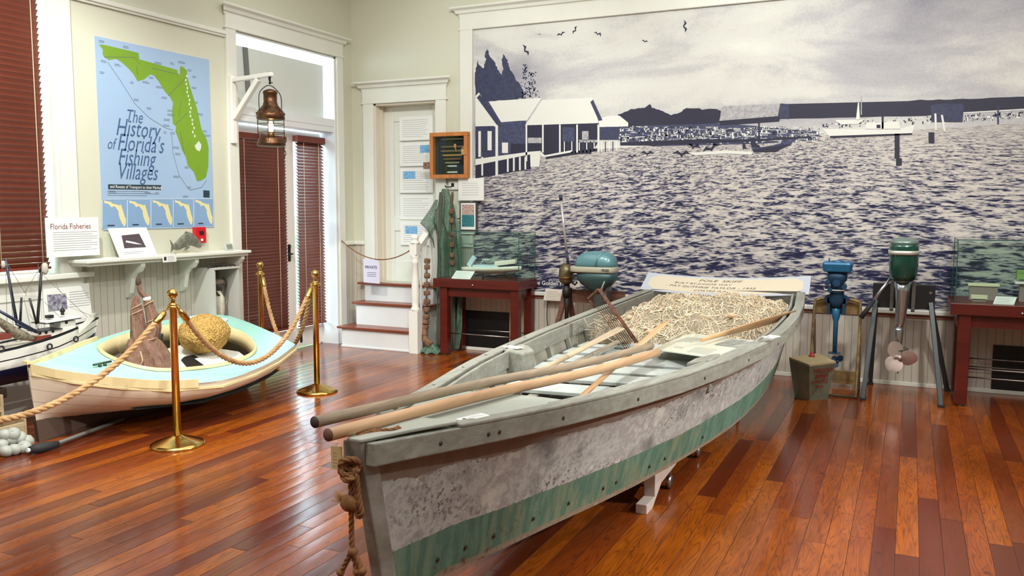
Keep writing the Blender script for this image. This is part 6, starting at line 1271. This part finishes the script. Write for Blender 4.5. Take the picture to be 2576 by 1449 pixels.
# ================================================================== BACK WALL ITEMS NEAR THE DOOR
fc = thing('framed_shadow_box', 'orange wooden framed black shadow box of net needles on wall', 'shadow box', (-4.49, YA-.12, 2.09))
fx0, fx1, fz0, fz1, fy = -4.722, -4.262, 1.848, 2.335, 7.99
oak = wood('frame_oak', (176, 104, 48), (204, 132, 70), 6, 2, .35, .06); w_ = .042
for a, b in (((fx0, fz0), (fx1, fz0+w_)), ((fx0, fz1-w_), (fx1, fz1)), ((fx0, fz0+w_), (fx0+w_, fz1-w_)), ((fx1-w_, fz0+w_), (fx1, fz1-w_))): q = MB(); q.box((a[0], fy-.04, a[1]), (b[0], YA-.036, b[1])); q.build('frame', oak, fc, bevel=.004)
q = MB(); q.box((fx0+w_, YA-.055, fz0+w_), (fx1-w_, YA-.045, fz1-w_)); q.build('backing', M('felt_black', (26, 28, 30), .9), fc)
q = MB(); q.box((fx0+w_, fy-.03, fz0+w_), (fx1-w_, fy-.027, fz1-w_)); q.build('front_glass', glass, fc)
q = MB(); q.lathe([(.005, 0), (.005, .006)], (fx1-.02, fy-.04, 2.09), (0, -1, 0), 10); q.build('lock', ink, fc)
nl = [(2.265, .28, (96, 80, 56), 'brown'), (2.185, .29, (110, 92, 66), 'long brown'), (2.14, .29, (120, 100, 70), 'tan'), (2.095, .25, (176, 128, 72), 'golden'), (2.055, .23, (110, 82, 60), 'dark tan'), (2.015, .19, (140, 130, 110), 'grey'), (1.98, .13, (190, 200, 205), 'silver'), (1.915, .14, (200, 200, 190), 'small white')]
for z, w, c, nm in nl:
    t = thing('net_needle', nm+' net mending needle pinned in the framed black shadow box', 'net needle', (-4.47, fy+.01, z), 'net needles in the shadow box'); q = MB(); x0 = -4.47-w/2; q.prism([(x0, fy, z), (x0+.03, fy, z+.009), (x0+w, fy, z+.009), (x0+w-.01, fy, z), (x0+w, fy, z-.009), (x0+.03, fy, z-.009)], (0, .006, 0)); q.build('blade', M('needle_'+nm.replace(' ', '_'), c, .4), t)
    q = MB(); q.box((x0+w*.4, fy+.006, z-.002), (x0+w*.5, YA-.045, z+.002)); q.build('pin', steel, t)
t = thing('wrist_model', 'small pinkish hand shaped ornament among the needles in shadow box', 'ornament', (-4.43, fy, 2.18)); q = MB(); q.ball((-4.425, fy-.008, 2.19), .024, 14, (.7, .5, 1.1)); q.tube([(-4.42, fy-.006, 2.17), (-4.415, fy-.004, 2.13)], .006, 8); q.build('body', M('copper_pink', (206, 138, 104), .4), t)
t = thing('postcard', 'small pink and brown picture card tucked behind the shadow box', 'card', (-4.76, YA-.035, 1.99)); q = MB(); q.box((-4.845, YA-.036, 1.955), (-4.70, YA-.032, 2.03)); q.build('card', M('postcard', (168, 128, 116), .5, c2=(84, 60, 58), vs=45), t)
t = thing('thermostat', 'small white wall thermostat with black display under the shadow box', 'thermostat', (-4.475, YA-.03, 1.775)); q = MB(); q.box((-4.535, YA-.03, 1.728), (-4.415, YA, 1.822)); q.build('case', white, t, bevel=.008); q = MB(); q.box((-4.50, YA-.032, 1.76), (-4.465, YA-.03, 1.80)); q.build('display', black, t)
t = thing('text_card', 'white text card on the mural edge under the shadow box', 'sign', (-4.24, YA-.06, 1.73)); q = MB(); q.box((-4.395, YA-.065, 1.613), (-4.09, YA-.05, 1.848)); q.build('card', paper, t); q = MB(); lines(q, (-4.35, YA-.0655, 1.66), (1, 0, 0), (0, 0, 1), .20, .15, 6, th=.12); q.build('text_lines', greyink, t)
t = thing('framed_picture', 'narrow framed teal and orange picture left of the mural water', 'picture', (-4.27, YA-.06, 1.44)); q = MB(); q.box((-4.372, YA-.075, 1.29), (-4.168, YA-.05, 1.598)); q.build('frame', M('frame_grey', (70, 72, 74), .4), t)
q = MB(); q.box((-4.358, YA-.077, 1.304), (-4.182, YA-.075, 1.586)); q.build('mat', paper, t)
q = MB(); q.box((-4.345, YA-.0785, 1.335), (-4.197, YA-.077, 1.46)); q.build('teal_area', M('pic_teal', (36, 104, 112), .5, c2=(70, 140, 146), vs=50), t); q = MB(); q.box((-4.345, YA-.0785, 1.46), (-4.197, YA-.077, 1.57)); q.build('orange_area', M('pic_orange', (206, 200, 196), .5, c2=(176, 112, 88), vs=55), t)
q = MB(); q.box((-4.365, YA-.06, 1.255), (-4.20, YA-.05, 1.28)); q.build('caption_strip', paper, t); q = MB(); q.bar((-4.49, YA-.06, 1.415), (-4.37, YA-.06, 1.42), .012, .01); q.build('side_peg', ink, t)
# notices on the door
yn = yd-.016
for k, (z0, z1, lb, blue) in enumerate(((2.285, 2.55, 'topmost white text sheet on the door above the steps', None), (2.0, 2.262, 'second text sheet on the door, blue picture at its right', (.62, .55)), (1.70, 1.977, 'third text sheet on the door, blue picture at its left', (.1, .6)), (1.40, 1.675, 'fourth text sheet on the door, text only, below the blue one', None), (1.11, 1.375, 'lowest text sheet on the door, partly behind the railing', (.15, .5)))):
    x0, x1 = -5.265+.008*0, -4.83; t = thing('notice_sheet', lb, 'notice', ((x0+x1)/2, yn, z0), 'text sheets down the small door'); q = MB(); q.box((x0, yn-.006, z0), (x1, yn, z1)); q.build('sheet', paper, t)
    q = MB(); lines(q, (x0+.04, yn-.0065, z0+.03), (1, 0, 0), (0, 0, 1), .33, z1-z0-.06, 9, th=.14); q.build('text_lines', greyink, t)
    if blue: q = MB(); q.box((x0+.435*blue[0], yn-.008, z0+.28*blue[1]-.01), (x0+.435*blue[0]+.16, yn-.0068, z0+.28*blue[1]+.075)); q.build('blue_picture', M('pic_blue', (98, 156, 208), .5, c2=(140, 190, 226), vs=40), t)
# rope across the steps with sign
ra, rb = aX(858, 604, XB+.02), Vector((-4.745, 7.66, 1.115)); t = thing('step_rope', 'thin brown rope strung across the steps from wall hook to newel', 'rope', ra)
P = sag(ra, rb, .17, 30); q = MB(); q.rope(P, .006); q.build('rope', mr, t); q = MB()
q.tube([ra+Vector((0, .014*math.cos(a), .014*math.sin(a))) for a in [2*PI*i/14 for i in range(14)]], .003, 6, closed=True); q.build('wall_ring', M('iron_dark', (50, 46, 44)), t); q = MB(); q.tube([P[-3], P[-1]], .010, 10); q.build('snap_end', M('snap_copper', (150, 84, 60), .4, .6), t)
pm = P[13]; t = thing('private_sign', 'pale lilac paper sign clipped to the rope across the steps', 'sign', pm); sc0 = pm+Vector((0, -.006, -.005)); hx = Vector((.12, 0, 0)); q = MB(); q.prism([sc0-hx*.9+Vector((0, 0, -.26)), sc0+hx*.85+Vector((0, 0, -.27)), sc0+hx*.85, sc0-hx*.9], (0, -.0015, 0)); q.build('paper', M('paper_lilac', (214, 210, 226), .6), t)
q = MB(); text_into(q, 'PRIVATE', .042, sc0+Vector((-.085, -.003, -.105)), (1, 0, 0), (0, 0, 1), bold=.001); lines(q, sc0+Vector((-.06, -.003, -.20)), (1, 0, 0), (0, 0, 1), .12, .06, 3, th=.2); q.build('lettering', M('ink_navy', (70, 70, 110), .6), t)
# green net drape
dn = thing('trawl_net', 'green fishing net draped from a hook in front of the door casing', 'net', (-4.5, 7.85, 0))
gn = NT('green_net'); v = gn.obj(); n = gn.noise(gn.vec(v, (18, 18, 2.5)), 1.8, 5, .65, .6); gn.set(gn.b, 'Base Color', gn.ramp(n, [(.3, lin((54, 78, 66))), (.5, lin((88, 118, 100))), (.7, lin((118, 142, 122)))])); gn.b.inputs['Roughness'].default_value = .9
wv1 = gn.n('TexVoronoi', {'Scale': 120.}, feature='DISTANCE_TO_EDGE'); gn.set(wv1, 'Vector', v); al = gn.ramp(gn.m_('ADD', wv1.outputs[0], gn.m_('MULTIPLY', gn.m_('SUBTRACT', .5, n), .35)), [(.14, (1, 1, 1)), (.2, (.35, .35, .35))]); gn.set(gn.b, 'Alpha', al); gn = gn.m
q = MB(); top = Vector((-4.50, 7.93, 1.735)); secs = []
for i in range(31):
    f = i/30; z = lerp(1.735, .03, f); L_ = interp(f, [0, .1, .2, .27, .45, .7, 1], [-4.53, -4.60, -4.67, -4.62, -4.58, -4.57, -4.64]); R_ = interp(f, [0, .1, .25, .5, .8, 1], [-4.45, -4.37, -4.30, -4.27, -4.28, -4.32])
    row = []
    for k in range(41): u_ = k/40; fold = .035*math.sin(u_*17+f*2)+.02*math.sin(u_*31+f*5); row.append(Vector((lerp(L_, R_, u_)+.008*math.sin(f*20+k), 7.885+fold*min(1, f*4+.2)-.03*math.sin(PI*u_), z)))
    secs.append(row)
q.loft(secs); q.build('drape', gn, dn, hullnorm=False)
q = MB(); q.loft([[Vector((lerp(a.x, b.x, k/12), lerp(a.y, b.y, k/12)+.012*math.sin(k*1.4), lerp(a.z, b.z, k/12))) for k in range(13)] for a, b in ((Vector((-4.60, 7.86, 1.62)), Vector((-4.56, 7.85, 1.62))), (Vector((-4.66, 7.82, 1.5)), Vector((-4.58, 7.83, 1.48))), (Vector((-4.745, 7.78, 1.37)), Vector((-4.60, 7.82, 1.34))), (Vector((-4.66, 7.8, 1.29)), Vector((-4.60, 7.82, 1.2))), (Vector((-4.60, 7.8, 1.2)), Vector((-4.59, 7.82, 1.1))))]); q.build('side_flap', gn, dn, hullnorm=False)
q = MB(); q.loft([[Vector((-4.54+.12*math.cos(a)*r, 7.66+.10*math.sin(a)*r, .02+.10*(1-r)+.012*math.sin(a*7+r*9))) for a in [2*PI*k/36 for k in range(37)]] for r in (1.05, .9, .7, .45, .1)]); q.build('floor_heap', gn, dn)
q = MB()
for k, (x0, x1) in enumerate(((-4.545, -4.56), (-4.53, -4.535), (-4.40, -4.36))):
    q.tube(smooth_path([(x0+.01, 7.86, 1.70), (x0, 7.83, 1.2), (x1, 7.83, .6), (x1+.01, 7.80, .05)]), [.012+.004*math.sin(i) for i in range(25)], 7)
q.build('gathered_cords', M('net_brown', (96, 82, 66), .9, c2=(74, 92, 78), vs=8), dn)
q = MB(); q.tube([(-4.50, YA-.03, 1.76), (-4.50, 7.91, 1.755), (-4.50, 7.90, 1.77)], .006, 6); q.build('wall_hook', M('iron_dark', (50, 46, 44)), dn)
ck = M('cork_brown', (140, 104, 80), .85, c2=(104, 70, 52), vs=25)
def corkline(label, pts, n, r, h):
    t = thing('cork_line', label, 'float line', pts[0]); P = smooth_path(pts, 10); q = MB(); q.tube(P, .004, 6); q.build('line', ink, t); random.seed(3)
    for k in range(n):
        f = k/(n-1)*(len(P)-1)*.985; i = int(f); p = P[i].lerp(P[min(i+1, len(P)-1)], f-i); d = (P[min(i+1, len(P)-1)]-P[i]).normalized()+Vector((random.uniform(-.2, .2), random.uniform(-.2, .2), 0)); d.normalize()
        q = MB(); rr = r*random.uniform(.88, 1.1); q.lathe([(rr*.3, -h/2), (rr*.9, -h/2), (rr, -h*.35), (rr, h*.35), (rr*.9, h/2), (rr*.3, h/2)], p, d, 14); q.build('cork_float', ck, t)
corkline('string of brown cork floats hanging between the railing and glass case', [Vector((-4.61, 7.70, .975)), Vector((-4.615, 7.70, .7)), Vector((-4.615, 7.69, .42)), Vector((-4.635, 7.68, .24)), Vector((-4.62, 7.66, .15)), Vector((-4.55, 7.64, .10))], 17, .035, .048)
corkline('second string of cork floats hung on the green net behind glass', [Vector((-4.385, 7.83, 1.50)), Vector((-4.385, 7.83, 1.2)), Vector((-4.38, 7.83, .95))], 6, .028, .05)
# cable on the wall and power lead
q = MB(); q.tube(smooth_path([(-3.36, 8.03, .62), (-3.35, 7.98, .4), (-3.30, 7.95, .2), (-3.28, 7.9, .02), (-3.2, 7.8, .01)]), .005, 6); tag(q.build('power_cable', ink), 'thin dark cable hanging below the mural rail by the glass case', 'cable')
# greenery outside the doors
q = MB(); random.seed(5)
for k in range(1500):
    c = Vector((-8.6+random.gauss(0, .25), random.uniform(3, 13), random.uniform(0, 1.5))); s_ = .07; d1_ = Vector((random.gauss(0, 1), random.gauss(0, 1), random.gauss(0, 1))).normalized(); d2_ = d1_.orthogonal().normalized()
    q.add([c-d1_*s_, c+d2_*s_*.4, c+d1_*s_, c-d2_*s_*.4], [(0, 1, 2, 3)])
q.add([(-8.7, 3, 0), (-8.7, 13, 0), (-8.7, 13, 1.4), (-8.7, 3, 1.4)], [(0, 1, 2, 3)])
tag(q.build('hedge', M('hedge_green', (120, 165, 110), .6)), 'bright green hedge outside seen through the gap in the doors', 'hedge')
q = MB(); q.box((-30, -20, -.2), (XB-.4, 30, -.1)); struct(q, 'ground_outside', M('paving_outside', (210, 210, 205), .7))
